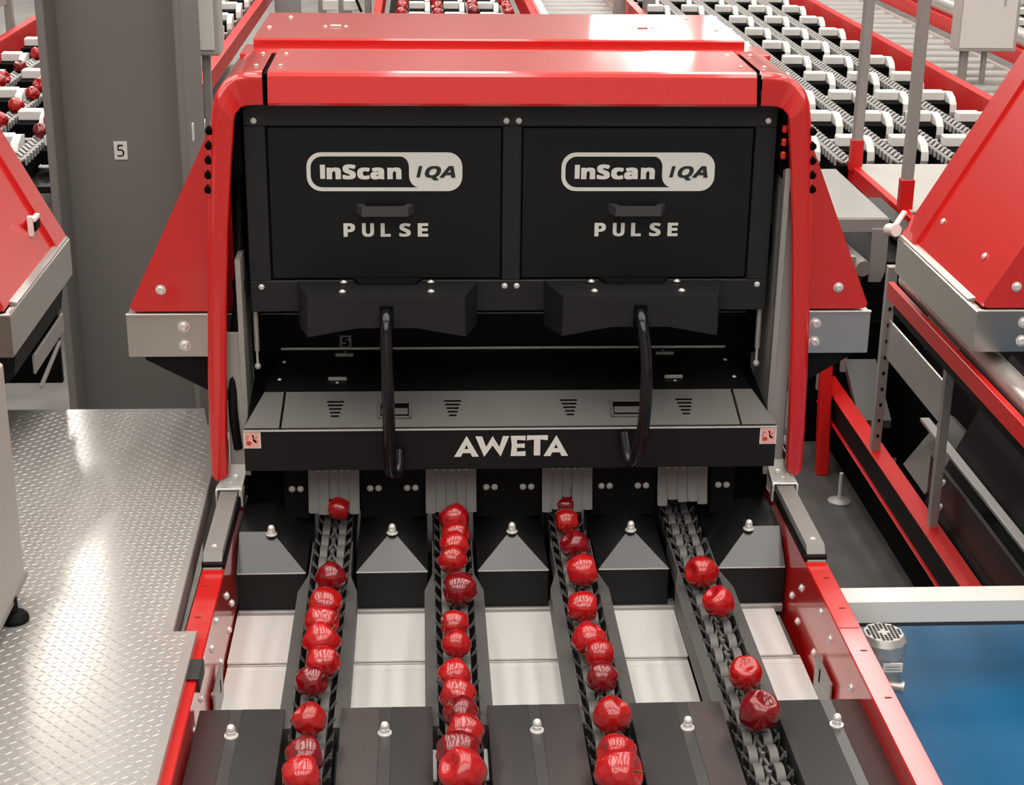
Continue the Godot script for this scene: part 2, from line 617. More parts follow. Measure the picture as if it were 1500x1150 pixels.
func door_cabinet() -> void:
	var t := thing("door_cabinet", "black instrument cabinet with two badged doors under the red hood", "cabinet", Vector3(0, 1.31, -3.66))
	var z := -3.656
	part("body", bx(Vector3(0, 1.5525, -3.80), Vector3(1.204, 0.485, 0.27)), M.black_soft, t)
	var fr := G.new()
	fr.box(Vector3(0, 1.770, z), Vector3(1.206, 0.05, 0.014), 0.002)
	fr.box(Vector3(0, 1.3475, z), Vector3(1.206, 0.075, 0.014), 0.002)
	for x in [-0.5785, 0.0, 0.5785]:
		fr.box(Vector3(x, 1.565, z), Vector3(0.043 if x == 0.0 else 0.049, 0.36, 0.014), 0.002)
	part("frame", fr, M.black_mid, t)
	var k := 0
	for s in [-1.0, 1.0]:
		var d := part("door", bx(Vector3(s * 0.2875, 1.565, -3.66), Vector3(0.527, 0.352, 0.012), 0.002), M.black, t)
		badge(d, s * 0.289, 1.6405, -3.654)
		var hg := G.new()
		var hx: float = s * 0.289
		hg.extr(v2([hx - 0.066, -3.654, hx - 0.05, -3.654, hx - 0.04, -3.632, hx + 0.04, -3.632, hx + 0.05, -3.654, hx + 0.066, -3.654, hx + 0.052, -3.618, hx - 0.052, -3.618]), 1.545, 1.566, "y")
		part("handle", hg, M.handle, d)
		var lt := G.new()
		var i := 0
		for chx in ["P", "U", "L", "S", "E"]:
			var gg := letters(chx, Rect2(hx - 0.0955 + i * 0.0425, 1.4895, [0.025, 0.026, 0.0215, 0.025, 0.0225][i], 0.0305), -3.654, 0.0006)
			lt.v.append_array(gg.v)
			lt.n.append_array(gg.n)
			i += 1
		part("lettering", lt, M.white_print, d)
		k += 1
	part("rear_wall", bx(Vector3(0, 1.45, -3.96), Vector3(1.29, 0.70, 0.02)), M.void_black, t)
	var hs := G.new()
	hs.tube(smooth_path([Vector3(-0.624, 1.74, -3.76), Vector3(-0.628, 1.50, -3.70), Vector3(-0.632, 1.36, -3.66), Vector3(-0.648, 1.22, -3.64), Vector3(-0.652, 1.08, -3.615), Vector3(-0.645, 0.98, -3.62)]), 0.011, 10)
	hs.lathe([Vector2(0.011, -0.012), Vector2(0.015, -0.012), Vector2(0.015, 0.012), Vector2(0.011, 0.012)], Vector3(-0.631, 1.37, -3.662), Vector3.UP, 12)
	part("air_hose", hs, M.black_soft, t)
	for p in [[-0.579, 1.757], [-0.014, 1.758], [0.014, 1.758], [0.581, 1.759], [-0.577, 1.371], [-0.014, 1.3715], [0.014, 1.3715], [0.580, 1.373]]:
		bolt(t, Vector3(p[0], p[1], -3.649), Vector3.BACK, 0.005, "screw")
	# the two shrouds under the doors, with their cables
	for s in [-1.0, 1.0]:
		var side := "left" if s < 0 else "right"
		var c: float = s * 0.286
		var u := thing("cable_shroud", "black tapered shroud with four bolts under the %s badged door" % side, "shroud", Vector3(c, 1.29, -3.55), "shrouds under the doors")
		var front := []
		var back := []
		for p in v2([-0.175, 1.390, 0.175, 1.390, 0.177, 1.297, 0.066, 1.318, -0.066, 1.318, -0.177, 1.297]):
			front.append(Vector3(c + p.x, p.y, -3.50))
		for p in v2([-0.209, 1.384, 0.209, 1.384, 0.207, 1.276, 0.08, 1.318, -0.08, 1.318, -0.207, 1.276]):
			back.append(Vector3(c + p.x, p.y, -3.648))
		var g := G.new()
		g.loft(front, back, false)
		g.face([front[0], front[5], front[4]], Vector3.BACK)
		g.face([front[0], front[4], front[3], front[1]], Vector3.BACK)
		g.face([front[1], front[3], front[2]], Vector3.BACK)
		part("body", g, M.black_mid, u)
		part("pad", ex(v2([c - 0.08, -3.648, c + 0.08, -3.648, c + 0.064, -3.61, c - 0.064, -3.61]), 1.384, 1.392, "y"), M.black_soft, u)
		for p in [[-0.10, -3.625], [0.10, -3.625], [-0.10, -3.55], [0.10, -3.55]]:
			bolt(u, Vector3(c + p[0], 1.388, p[1]), Vector3.UP, 0.006)
		part("grommet", bx(Vector3(c, 1.345, -3.4985), Vector3(0.03, 0.05, 0.004), 0.002), M.void_black, u)
	var cl := G.new()
	cl.tube(smooth_path([Vector3(-0.286, 1.358, -3.53), Vector3(-0.287, 1.34, -3.478), Vector3(-0.286, 1.27, -3.455), Vector3(-0.284, 1.15, -3.445), Vector3(-0.282, 1.05, -3.447), Vector3(-0.281, 0.995, -3.452), Vector3(-0.272, 0.978, -3.462), Vector3(-0.264, 0.992, -3.475), Vector3(-0.262, 1.02, -3.498)]), 0.0145, 14)
	var c1 := solo("power_cable", cl, M.glass_black, "thick black cable looping down from the left shroud over the sensor box", "cable", "cables from the shrouds")
	c1.set_meta("label", "thick black cable looping down from the left shroud")
	var cr := G.new()
	cr.tube(smooth_path([Vector3(0.286, 1.358, -3.53), Vector3(0.288, 1.335, -3.478), Vector3(0.297, 1.25, -3.45), Vector3(0.298, 1.14, -3.44), Vector3(0.290, 1.06, -3.44), Vector3(0.280, 1.015, -3.445), Vector3(0.268, 1.01, -3.455), Vector3(0.262, 1.035, -3.48), Vector3(0.259, 1.058, -3.50)]), 0.0145, 14)
	solo("power_cable", cr, M.glass_black, "thick black cable from the right shroud ending in an elbow beside the lettering", "cable", "cables from the shrouds")
	for s in [-1.0, 1.0]:
		var st := thing("gas_strut", "thin silver gas strut beside the %s end of the black cabinet" % ("left" if s < 0 else "right"), "strut", Vector3(s * 0.597, 1.165, -3.68), "gas struts")
		var a := G.new()
		a.tube([Vector3(s * 0.597, 1.305, -3.68), Vector3(s * 0.597, 1.205, -3.68)], 0.0065, 10)
		part("cylinder", a, M.stainless, st)
		var b := G.new()
		b.tube([Vector3(s * 0.597, 1.205, -3.68), Vector3(s * 0.597, 1.172, -3.68)], 0.003, 8)
		b.lathe([Vector2(0, -0.008), Vector2(0.006, -0.006), Vector2(0.008, 0), Vector2(0.006, 0.006), Vector2(0, 0.008)], Vector3(s * 0.597, 1.166, -3.68), Vector3.UP, 10)
		part("rod", b, M.steel, st)


func sensor_box() -> void:
	var t := thing("sensor_box", "low black sensor housing with grey sloping lid above the lanes", "housing", Vector3(0, 0.972, -3.65))
	var fz := -3.50
	part("body", ex(v2([fz, 0.972, fz, 1.066, fz - 0.004, 1.070, -3.60, 1.07, -3.88, 1.11, -3.88, 0.972]), -0.617, 0.617, "x"), M.black, t)
	part("lip", bx(Vector3(0, 1.0715, fz + 0.0005), Vector3(1.236, 0.004, 0.006), 0.001), M.stainless_dull, t)
	# sloping grey lid panels: centre and two tapered ends
	var lo := Vector3(0, 1.0765, -3.506)
	var hi := Vector3(0, 1.121, -3.622)
	var th := Vector3(0, -0.02, -0.01)
	for p in [[-0.617, -0.537, -0.578, -0.533, "end_panel"], [-0.531, 0.531, -0.527, 0.527, "lid_panel"], [0.537, 0.617, 0.533, 0.578, "end_panel"]]:
		var g := G.new()
		var a := [Vector3(p[0], lo.y, lo.z), Vector3(p[1], lo.y, lo.z), Vector3(p[3], hi.y, hi.z), Vector3(p[2], hi.y, hi.z)]
		var b := []
		for w in a:
			b.append(w + th)
		g.loft(a, b)
		part(p[4], g, M.grey_lid, t)
	var nrm := (hi - lo).cross(Vector3.RIGHT).normalized()
	if nrm.y < 0:
		nrm = -nrm
	var up := (hi - lo).normalized()
	var bs := Basis(Vector3.RIGHT, up, nrm)
	for x in [-0.41, -0.137, 0.137, 0.41]:
		var g := G.new()
		for k in 5:
			g.box(lo + up * (0.088 - k * 0.0125) + Vector3(x, 0, 0) + nrm * 0.0002, Vector3(0.040 - k * 0.0055, 0.0055, 0.0012), 0.0003, bs)
		part("vent", g, M.void_black, t)
	for x in [-0.272, 0.272]:
		var c: Vector3 = lo + up * 0.056 + Vector3(x, 0, 0)
		var g := G.new()
		for q in [[0, 0.026, 0.078, 0.006], [0, -0.026, 0.078, 0.006]]:
			g.box(c + up * q[1] + nrm * 0.002, Vector3(q[2], q[3], 0.006), 0.001, bs)
		for q in [-0.036, 0.036]:
			g.box(c + Vector3(q, 0, 0) + nrm * 0.002, Vector3(0.006, 0.058, 0.006), 0.001, bs)
		var la := part("latch", g, M.rubber, t)
		var ins := G.new()
		ins.box(c + nrm * 0.0005, Vector3(0.068, 0.047, 0.003), 0.0005, bs)
		part("latch_recess", ins, M.void_black, la)
		var bar := G.new()
		bar.box(c - up * 0.006 + nrm * 0.003, Vector3(0.062, 0.02, 0.005), 0.0015, bs)
		part("latch_lever", bar, M.rubber, la)
	# black top cover
	var top := G.new()
	var a2 := [Vector3(-0.578, hi.y, hi.z), Vector3(0.578, hi.y, hi.z), Vector3(0.565, 1.135, -3.885), Vector3(-0.565, 1.135, -3.885)]
	var b2 := [Vector3(-0.60, 1.06, -3.62), Vector3(0.60, 1.06, -3.62), Vector3(0.60, 1.06, -3.885), Vector3(-0.60, 1.06, -3.885)]
	top.loft(a2, b2)
	part("top_cover", top, M.black_soft, t)
	part("rear_edge", bx(Vector3(0, 1.139, -3.883), Vector3(1.12, 0.006, 0.006), 0.002), M.bright_steel, t)
	for p in [[-0.41, 1.1285, -3.69], [-0.40, 1.135, -3.845], [0.40, 1.1285, -3.69], [0.40, 1.135, -3.845]]:
		part("pull_handle", bx(Vector3(p[0], p[1], p[2]), Vector3(0.045, 0.009, 0.006), 0.002), M.stainless, t)
		bolt(t, Vector3(p[0], p[1] - 0.001, p[2] + (0.025 if p[2] > -3.75 else -0.025)), Vector3.UP, 0.003, "screw")
	for s in [-1.0, 1.0]:
		for p in [[0.548, -3.69], [0.545, -3.80]]:
			bolt(t, Vector3(s * p[0], 1.127 + (-3.69 - p[1]) * 0.05, p[1]), Vector3.UP, 0.004, "screw")
	# maker's lettering, drawn as its own letter shapes
	var L := G.new()
	var sc := 0.264 / 1254.0
	var pt := func(arr: Array) -> Array:
		var o := []
		for i in range(0, arr.size(), 2):
			o.append(Vector2(-0.1345 + (arr[i] - 106.0) * sc, 1.0035 + (358.0 - arr[i + 1]) * 0.0515 / 236.0))
		return o
	for dx in [0.0, 988.0]:
		L.extr(pt.call([106 + dx, 358, 242 + dx, 122, 242 + dx, 220, 216 + dx, 272, 242 + dx, 272, 242 + dx, 316, 200 + dx, 316, 180 + dx, 358]), fz, fz + 0.0015, "z")
		L.extr(pt.call([242 + dx, 122, 376 + dx, 358, 304 + dx, 358, 284 + dx, 316, 242 + dx, 316, 242 + dx, 272, 264 + dx, 272, 242 + dx, 220]), fz, fz + 0.0015, "z")
	L.extr(pt.call([338, 128, 412, 128, 456, 252, 528, 128, 604, 252, 640, 128, 708, 128, 618, 358, 528, 230, 436, 360]), fz, fz + 0.0015, "z")
	L.extr(pt.call([728, 126, 890, 126, 890, 176, 796, 168, 796, 218, 882, 214, 882, 262, 796, 258, 796, 308, 892, 302, 892, 354, 728, 354, 740, 240]), fz, fz + 0.0015, "z")
	L.extr(pt.call([906, 122, 1136, 122, 1136, 176, 1054, 166, 1054, 350, 984, 350, 984, 166, 906, 176]), fz, fz + 0.0015, "z")
	part("lettering", L, M.white_print, t)
	# warning stickers
	for s in [-1.0, 1.0]:
		var cx: float = s * 0.598
		var cy := 1.0495
		var st := part("warning_sticker", bx(Vector3(cx, cy, fz + 0.0008), Vector3(0.039, 0.041, 0.0016), 0.0006), M.white_print, t)
		var pk := part("sticker_field", bx(Vector3(cx, cy, fz + 0.0018), Vector3(0.034, 0.036, 0.0006), 0.0002), M.pink, st)
		pk.name = "sticker_field"
		var pad := []
		for k in 12:
			var a := TAU * k / 12
			pad.append(Vector2(cx - 0.0075 + 0.0062 * cos(a), cy - 0.0075 + 0.0052 * sin(a)))
		part("padlock", ex(pad, fz + 0.0021, fz + 0.0025, "z"), mat("c23a38", 0.6), st)
		var sh := G.new()
		sh.tube([Vector3(cx - 0.0125, cy - 0.003, fz + 0.0023), Vector3(cx - 0.0125, cy + 0.008, fz + 0.0023), Vector3(cx - 0.010, cy + 0.011, fz + 0.0023), Vector3(cx - 0.007, cy + 0.0075, fz + 0.0023)], 0.0007, 6)
		part("shackle", sh, mat("5c2524", 0.6), st)
		var hk := G.new()
		hk.extr(v2([cx - 0.001, cy + 0.013, cx + 0.003, cy + 0.013, cx + 0.0045, cy + 0.009, cx + 0.004, cy + 0.003, cx + 0.0085, cy - 0.001, cx + 0.013, cy - 0.0025, cx + 0.009, cy - 0.004, cx + 0.0115, cy - 0.0085, cx + 0.006, cy - 0.0055, cx + 0.002, cy - 0.002, cx + 0.0015, cy + 0.007]), fz + 0.0021, fz + 0.0025, "z")
		hk.extr(v2([cx + 0.006, cy + 0.0035, cx + 0.011, cy + 0.0085, cx + 0.012, cy + 0.0075, cx + 0.007, cy + 0.0025]), fz + 0.0021, fz + 0.0025, "z")
		part("hand_mark", hk, M.void_black, st)
	# panel standing behind the housing, with its number plate
	var bp := thing("rear_shield", "black shield with pale top edge standing behind the sensor box", "shield", Vector3(0, 1.12, -3.9))
	part("sheet", bx(Vector3(0.0, 1.09, -3.905), Vector3(1.262, 0.27, 0.012), 0.002), M.black_soft, bp)
	part("edge", bx(Vector3(0.0, 1.226, -3.904), Vector3(1.22, 0.003, 0.014), 0.001), M.stainless_dull, bp)
	var np := part("number_plate", bx(Vector3(-0.399, 1.153, -3.8985), Vector3(0.029, 0.03, 0.0014), 0.0004), mat("8d8a87", 0.5), bp)
	part("numeral", letters("5", Rect2(-0.4075, 1.1415, 0.017, 0.022), -3.8978, 0.0006), M.void_black, np)


func tent_side(called: String, label: String, s: float, xb: float, xt: float, xin: float, extra: bool) -> void:
	# half of a housing: slanted red side on a stainless base; s is the side the slope faces
	var t := thing(called, label, "housing", Vector3(xb, 1.175, -4.08))
	var z0 := -3.72
	var z1 := -4.42
	var base := G.new()
	base.extr([Vector2(xin, 1.177), Vector2(xb - s * 0.002, 1.177), Vector2(xb, 1.179), Vector2(xb, 1.279), Vector2(xb - s * 0.004, 1.283), Vector2(xin, 1.283)], z0, z1, "z")
	part("base_frame", base, M.mirror_steel if extra else M.wing_steel, t)
	var bl := part("base_flange", bx(Vector3((xin + xb) * 0.5, 1.284, z0 + 0.003), Vector3(absf(xb - xin), 0.004, 0.012), 0.001), M.stainless, t)
	bl.name = "base_flange"
	var xg := xb - s * 0.012
	part("gable", ex([Vector2(xin, 1.291), Vector2(xg - s * 0.012, 1.291), Vector2(xg - s * 0.002, 1.295), Vector2(xg, 1.305), Vector2(xt, 1.79), Vector2(xin, 1.79)], z0 + 0.004, z0 - 0.012, "z"), M.red, t)
	var k := (xt - xg) / 0.50
	var hs := 0.60 if extra else 0.47
	part("skin", ex([Vector2(xin, 1.287), Vector2(xg - s * 0.006, 1.287), Vector2(xg - s * 0.006 + k * hs, 1.287 + hs), Vector2(xin, 1.287 + hs)], z0 - 0.013, z1 + 0.006, "z"), M.red, t)
	if extra:
		part("rear_rim", ex([Vector2(xg - s * 0.03, 1.288), Vector2(xg + s * 0.004, 1.288), Vector2(xg + s * 0.004 + k * 0.60, 1.888), Vector2(xg - s * 0.03 + k * 0.60, 1.888)], z1 + 0.12, z1 + 0.002, "z"), M.red, t)
		part("sill", ex([Vector2(xg - s * 0.01, 1.283), Vector2(xb - s * 0.001, 1.283), Vector2(xb - s * 0.001, 1.288), Vector2(xg - s * 0.01, 1.292)], z0 - 0.08, z1 + 0.01, "z"), M.stainless, t)
	var bxn := xb - s * (0.134 if not extra else 0.10)
	if not extra:
		for y in [1.253, 1.206]:
			bolt(t, Vector3(bxn, y, z0 + 0.0005), Vector3.BACK, 0.0105)
	else:
		for y in [1.253, 1.206]:
			bolt(t, Vector3(xb + s * -0.118, y, z0 + 0.0005), Vector3.BACK, 0.0105)
	bolt(t, Vector3(xb - s * (0.088 if extra else 0.086), 1.345, z0 + 0.0045), Vector3.BACK, 0.009, "gable_bolt")
	if not extra:
		part("chute", ex([Vector2(xin, 1.175), Vector2(xb - s * 0.035, 1.175), Vector2(xb - s * 0.035, 1.163), Vector2(xin, 1.04)], z0 - 0.02, z1 + 0.1, "z"), M.black_soft, t)


func wings() -> void:
	tent_side("side_housing", "red triangular side housing on a stainless base left of the hood", -1.0, -0.905, -0.655, -0.645, false)
	tent_side("side_housing", "red triangular side housing on a stainless base right of the hood", 1.0, 0.878, 0.66, 0.645, false)
	for s in [-1.0, 1.0]:
		var side := "left" if s < 0 else "right"
		var t := thing("steel_column", "bare steel column holding the hood at its %s end" % side, "column", Vector3(s * 0.64, 0.86, -3.7), "steel columns")
		part("column_plate", ex(v2([-3.63, 0.93, -3.61, 1.20, -3.60, 1.45 if s < 0 else 1.66, -3.86, 1.45 if s < 0 else 1.56, -3.86, 1.45, -3.78, 1.22, -3.78, 0.93]), s * 0.618, s * 0.63, "x"), M.stainless_dull, t)
		part("cutout", ex(v2([-3.70, 1.50, -3.69, 1.44, -3.715, 1.40, -3.745, 1.42, -3.75, 1.49, -3.73, 1.51]), s * 0.6165, s * 0.6185, "x"), M.void_black, t)
		part("column_flange", bx(Vector3(s * 0.641, (1.09 if s < 0 else 1.26), -3.622), Vector3(0.046, (0.36 if s < 0 else 0.72), 0.008)), M.stainless_dull, t)
		# splayed foot with bolts and the fork that holds the handrail
		var g := G.new()
		g.loft([Vector3(s * 0.622, 0.95, -3.622), Vector3(s * 0.66, 0.95, -3.622), Vector3(s * 0.70, 0.888, -3.598), Vector3(s * 0.638, 0.888, -3.598)], [Vector3(s * 0.622, 0.95, -3.634), Vector3(s * 0.66, 0.95, -3.634), Vector3(s * 0.70, 0.878, -3.62), Vector3(s * 0.638, 0.878, -3.62)])
		part("foot", g, M.stainless, t)
		for p in [[0.652, 0.912], [0.678, 0.905], [0.666, 0.896]]:
			bolt(t, Vector3(s * p[0], p[1], -3.605), Vector3(0, 0.4, 1), 0.0055)
		var f := G.new()
		f.box(Vector3(s * 0.668, 0.888, -3.595), Vector3(0.062, 0.005, 0.02))
		f.box(Vector3(s * 0.6385, 0.866, -3.59), Vector3(0.005, 0.045, 0.02))
		f.box(Vector3(s * 0.6975, 0.866, -3.59), Vector3(0.005, 0.045, 0.02))
		part("fork", f, M.steel, t)
		# handrail cover
		var h := thing("rail_cover", "grey handrail cap with sloping front on the %s red rail" % side, "cover", Vector3(s * 0.668, 0.853, -3.42), "rail covers")
		part("shell", ex(v2([-3.60, 0.858, -3.60, 0.883, -3.262, 0.883, -3.238, 0.852, -3.238, 0.845, -3.25, 0.845, -3.25, 0.858]), s * 0.6475, s * 0.6885, "x"), mat("8b8783", 0.45), h)
		part("core", bx(Vector3(s * 0.667, 0.855, -3.42), Vector3(0.05, 0.02, 0.36), 0.003), M.black_soft, h)
		bolt(h, Vector3(s * 0.668, 0.883, -3.29), Vector3.UP, 0.005, "screw")


func lanes() -> void:
	# rubber curtains and the black plates between them
	for i in 5:
		var c: float = -0.56 + 0.28 * i
		var w := 0.158 if i > 0 and i < 4 else 0.06
		var cx: float = c if i > 0 and i < 4 else (-0.512 if i == 0 else 0.522)
		var t := thing("mounting_plate", ["black bolted plate left of the leftmost rubber curtain", "black bolted plate between the first and second rubber curtains from the left", "black bolted plate between the two middle rubber curtains", "black bolted plate between the third and fourth rubber curtains from the left", "black bolted plate right of the rightmost rubber curtain"][i], "plate", Vector3(cx, 0.80, -3.625), "plates between the curtains")
		part("sheet", bx(Vector3(cx, 0.888, -3.628), Vector3(w, 0.19, 0.012), 0.002), M.black_soft, t)
		if i == 0 or i == 4:
			part("end_panel", bx(Vector3(signf(cx) * 0.582, 0.90, -3.645), Vector3(0.09, 0.145, 0.01), 0.002), M.void_black, t)
		var xs := [cx - 0.0545, cx - 0.0345, cx + 0.0345, cx + 0.0545] if w > 0.1 else [cx - 0.01, cx + 0.01]
		for x in xs:
			bolt(t, Vector3(x, 0.872, -3.622), Vector3.BACK, 0.0058)
	for i in 4:
		var c: float = LANES[i]
		var t := thing("rubber_curtain", ["grey rubber strip curtain over the leftmost lane, parted by an apple", "grey rubber strip curtain hanging straight over the second lane from the left", "grey rubber strip curtain over the third lane, parted by apples", "grey wavy rubber curtain over the rightmost lane, no apple beneath"][i], "curtain", Vector3(c, 0.82, -3.61), "rubber curtains over the lanes")
		var n := 5
		for k in n:
			var x0: float = c - 0.061 + k * 0.0244
			var rows := []
			var back := []
			var push := 0.0
			if (i == 0 and k == 2) or (i == 2 and k == 2):
				push = 0.10
			var hgt: float = [0.112, 0.112, 0.112, 0.102][i] - (0.012 if i == 3 and k in [1, 2, 3] else 0.0) + (0.003 * sin(k * 2.1 + i))
			for r in 7:
				var f := r / 6.0
				var y: float = 0.938 - hgt * f * (1.0 - push * 2.6 * f)
				var row := []
				for q in 4:
					var fx := q / 3.0
					row.append(Vector3(x0 + 0.0238 * fx, y, -3.605 + 0.022 * f * f * (1.0 if push == 0.0 else 0.4) + 0.003 * sin(fx * PI) * f + 0.003 * sin(k * 1.7 + i) * f))
				rows.append(row)
				var row2 := []
				for p in row:
					row2.append(p - Vector3(0, 0, 0.0025))
				back.append(row2)
			var g := G.new()
			g.grid(rows, true)
			g.grid(back)
			for q in 3:
				g.face([rows[6][q], rows[6][q + 1], back[6][q + 1], back[6][q]], Vector3.DOWN)
			for r in 6:
				g.face([rows[r][0], rows[r + 1][0], back[r + 1][0], back[r][0]], Vector3.LEFT)
				g.face([rows[r][3], rows[r + 1][3], back[r + 1][3], back[r][3]], Vector3.RIGHT)
			part("strip", g, M.curtain, t)
		for k in 5:
			bolt(t, Vector3(c - 0.036 + k * 0.018, 0.9275, -3.6045), Vector3.BACK, 0.0021, "rivet")
	# dark interior behind the curtains
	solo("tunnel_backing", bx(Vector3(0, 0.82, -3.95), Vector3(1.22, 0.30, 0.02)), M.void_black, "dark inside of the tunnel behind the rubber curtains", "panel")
	var un := thing("lower_cabinet", "black lower body of the inspection machine under the hood", "cabinet", Vector3(0, 0.0, -4.2))
	part("body", bx(Vector3(0, 0.31, -4.2), Vector3(1.22, 0.62, 0.84)), M.black_soft, un)
	for s in [-1.0, 1.0]:
		part("side_wall", bx(Vector3(s * 0.624, 0.902, -3.825), Vector3(0.036, 0.135, 0.31)), M.void_black, un)
		part("support", bx(Vector3(s * 0.80, 0.60, -4.30), Vector3(0.05, 1.10, 0.05)), M.stainless_dull, un)
	# lanes: one carrier mesh set, copied along each lane
	var band := G.new()
	var rows := []
	for p in v2([-0.033, -0.006, -0.026, 0.003, -0.017, 0.008, -0.006, 0.010, 0.006, 0.0095, 0.016, 0.006, 0.022, 0.0, 0.025, -0.008, 0.026, -0.022]):
		rows.append([Vector3(-0.0085, p.y - 0.001, p.x), Vector3(-0.0078, p.y, p.x), Vector3(0.0, p.y + 0.0003, p.x), Vector3(0.0078, p.y, p.x), Vector3(0.0085, p.y - 0.001, p.x)])
	band.grid(rows)
	for s2 in [-1.0, 1.0]:
		for k in rows.size() - 1:
			var p: Vector3 = rows[k][0 if s2 < 0 else 4]
			var q: Vector3 = rows[k + 1][0 if s2 < 0 else 4]
			band.face([p, q, q + Vector3(0, -0.005, -0.004), p + Vector3(0, -0.005, 0.004 if k < 3 else -0.001)], Vector3(s2, 0, 0))
	var band_mesh := band.mesh()
	var spine := G.new()
	spine.lathe([Vector2(0.0001, 0.008), Vector2(0.0045, 0.007), Vector2(0.0055, 0.0), Vector2(0.0055, -0.02), Vector2(0.0001, -0.02)], Vector3(0, -0.002, 0.004), Vector3.UP, 10)
	spine.bar(Vector3(0, -0.006, 0.0), Vector3(-0.009, -0.012, 0.026), 0.006, 0.008)
	spine.bar(Vector3(0, -0.006, 0.0), Vector3(0.009, -0.012, 0.026), 0.006, 0.008)
	spine.bar(Vector3(0, -0.006, 0.0), Vector3(0, -0.008, -0.028), 0.007, 0.008)
	var spine_mesh := spine.mesh()
	var saddle := G.new()
	for s in [-1.0, 1.0]:
		var pts := [Vector3(0, -0.016, 0.027), Vector3(s * 0.014, -0.012, 0.024), Vector3(s * 0.03, -0.002, 0.020), Vector3(s * 0.041, 0.010, 0.012)]
		for k in 3:
			saddle.bar(pts[k], pts[k + 1], 0.006, 0.0045, 0.001, Vector3(0, 0.3, 1))
		saddle.extr(v2([-0.028, -0.026, 0.018, -0.026, 0.018, 0.004, 0.009, 0.011, -0.004, 0.002, -0.028, -0.004]), s * 0.039, s * 0.0425, "x")
	var saddle_mesh := saddle.mesh()
	for i in 4:
		var c: float = LANES[i]
		var t := thing("carrier_lane", "%s of black rubber carriers running under the curtains" % ["leftmost lane", "second lane from the left", "third lane from the left", "rightmost, half empty lane"][i], "conveyor", Vector3(c, 0.70, -3.0), "carrier lanes")
		part("bed", bx(Vector3(c, 0.715, -3.05), Vector3(0.088, 0.07, 1.8)), M.black_soft, t)
		for s in [-1.0, 1.0]:
			part("side_guard", ex([Vector2(c + s * 0.0395, -2.69), Vector2(c + s * 0.0655, -2.69), Vector2(c + s * 0.0655, -3.245), Vector2(c + s * 0.047, -3.33), Vector2(c + s * 0.047, -3.50), Vector2(c + s * 0.044, -3.50)], 0.735, 0.788, "y"), M.guard, t)
		var z := -2.24 - 0.013 * i
		while z > -3.92:
			var at := Vector3(c, 0.782, z) - t.position
			var cr := put("carrier", saddle_mesh, M.rubber_dark, t, at)
			put("band", band_mesh, M.rubber, cr, Vector3(-0.0195, 0, 0))
			put("band", band_mesh, M.rubber, cr, Vector3(0.0195, 0, 0))
			put("spine", spine_mesh, M.rubber, cr)
			z -= 0.061


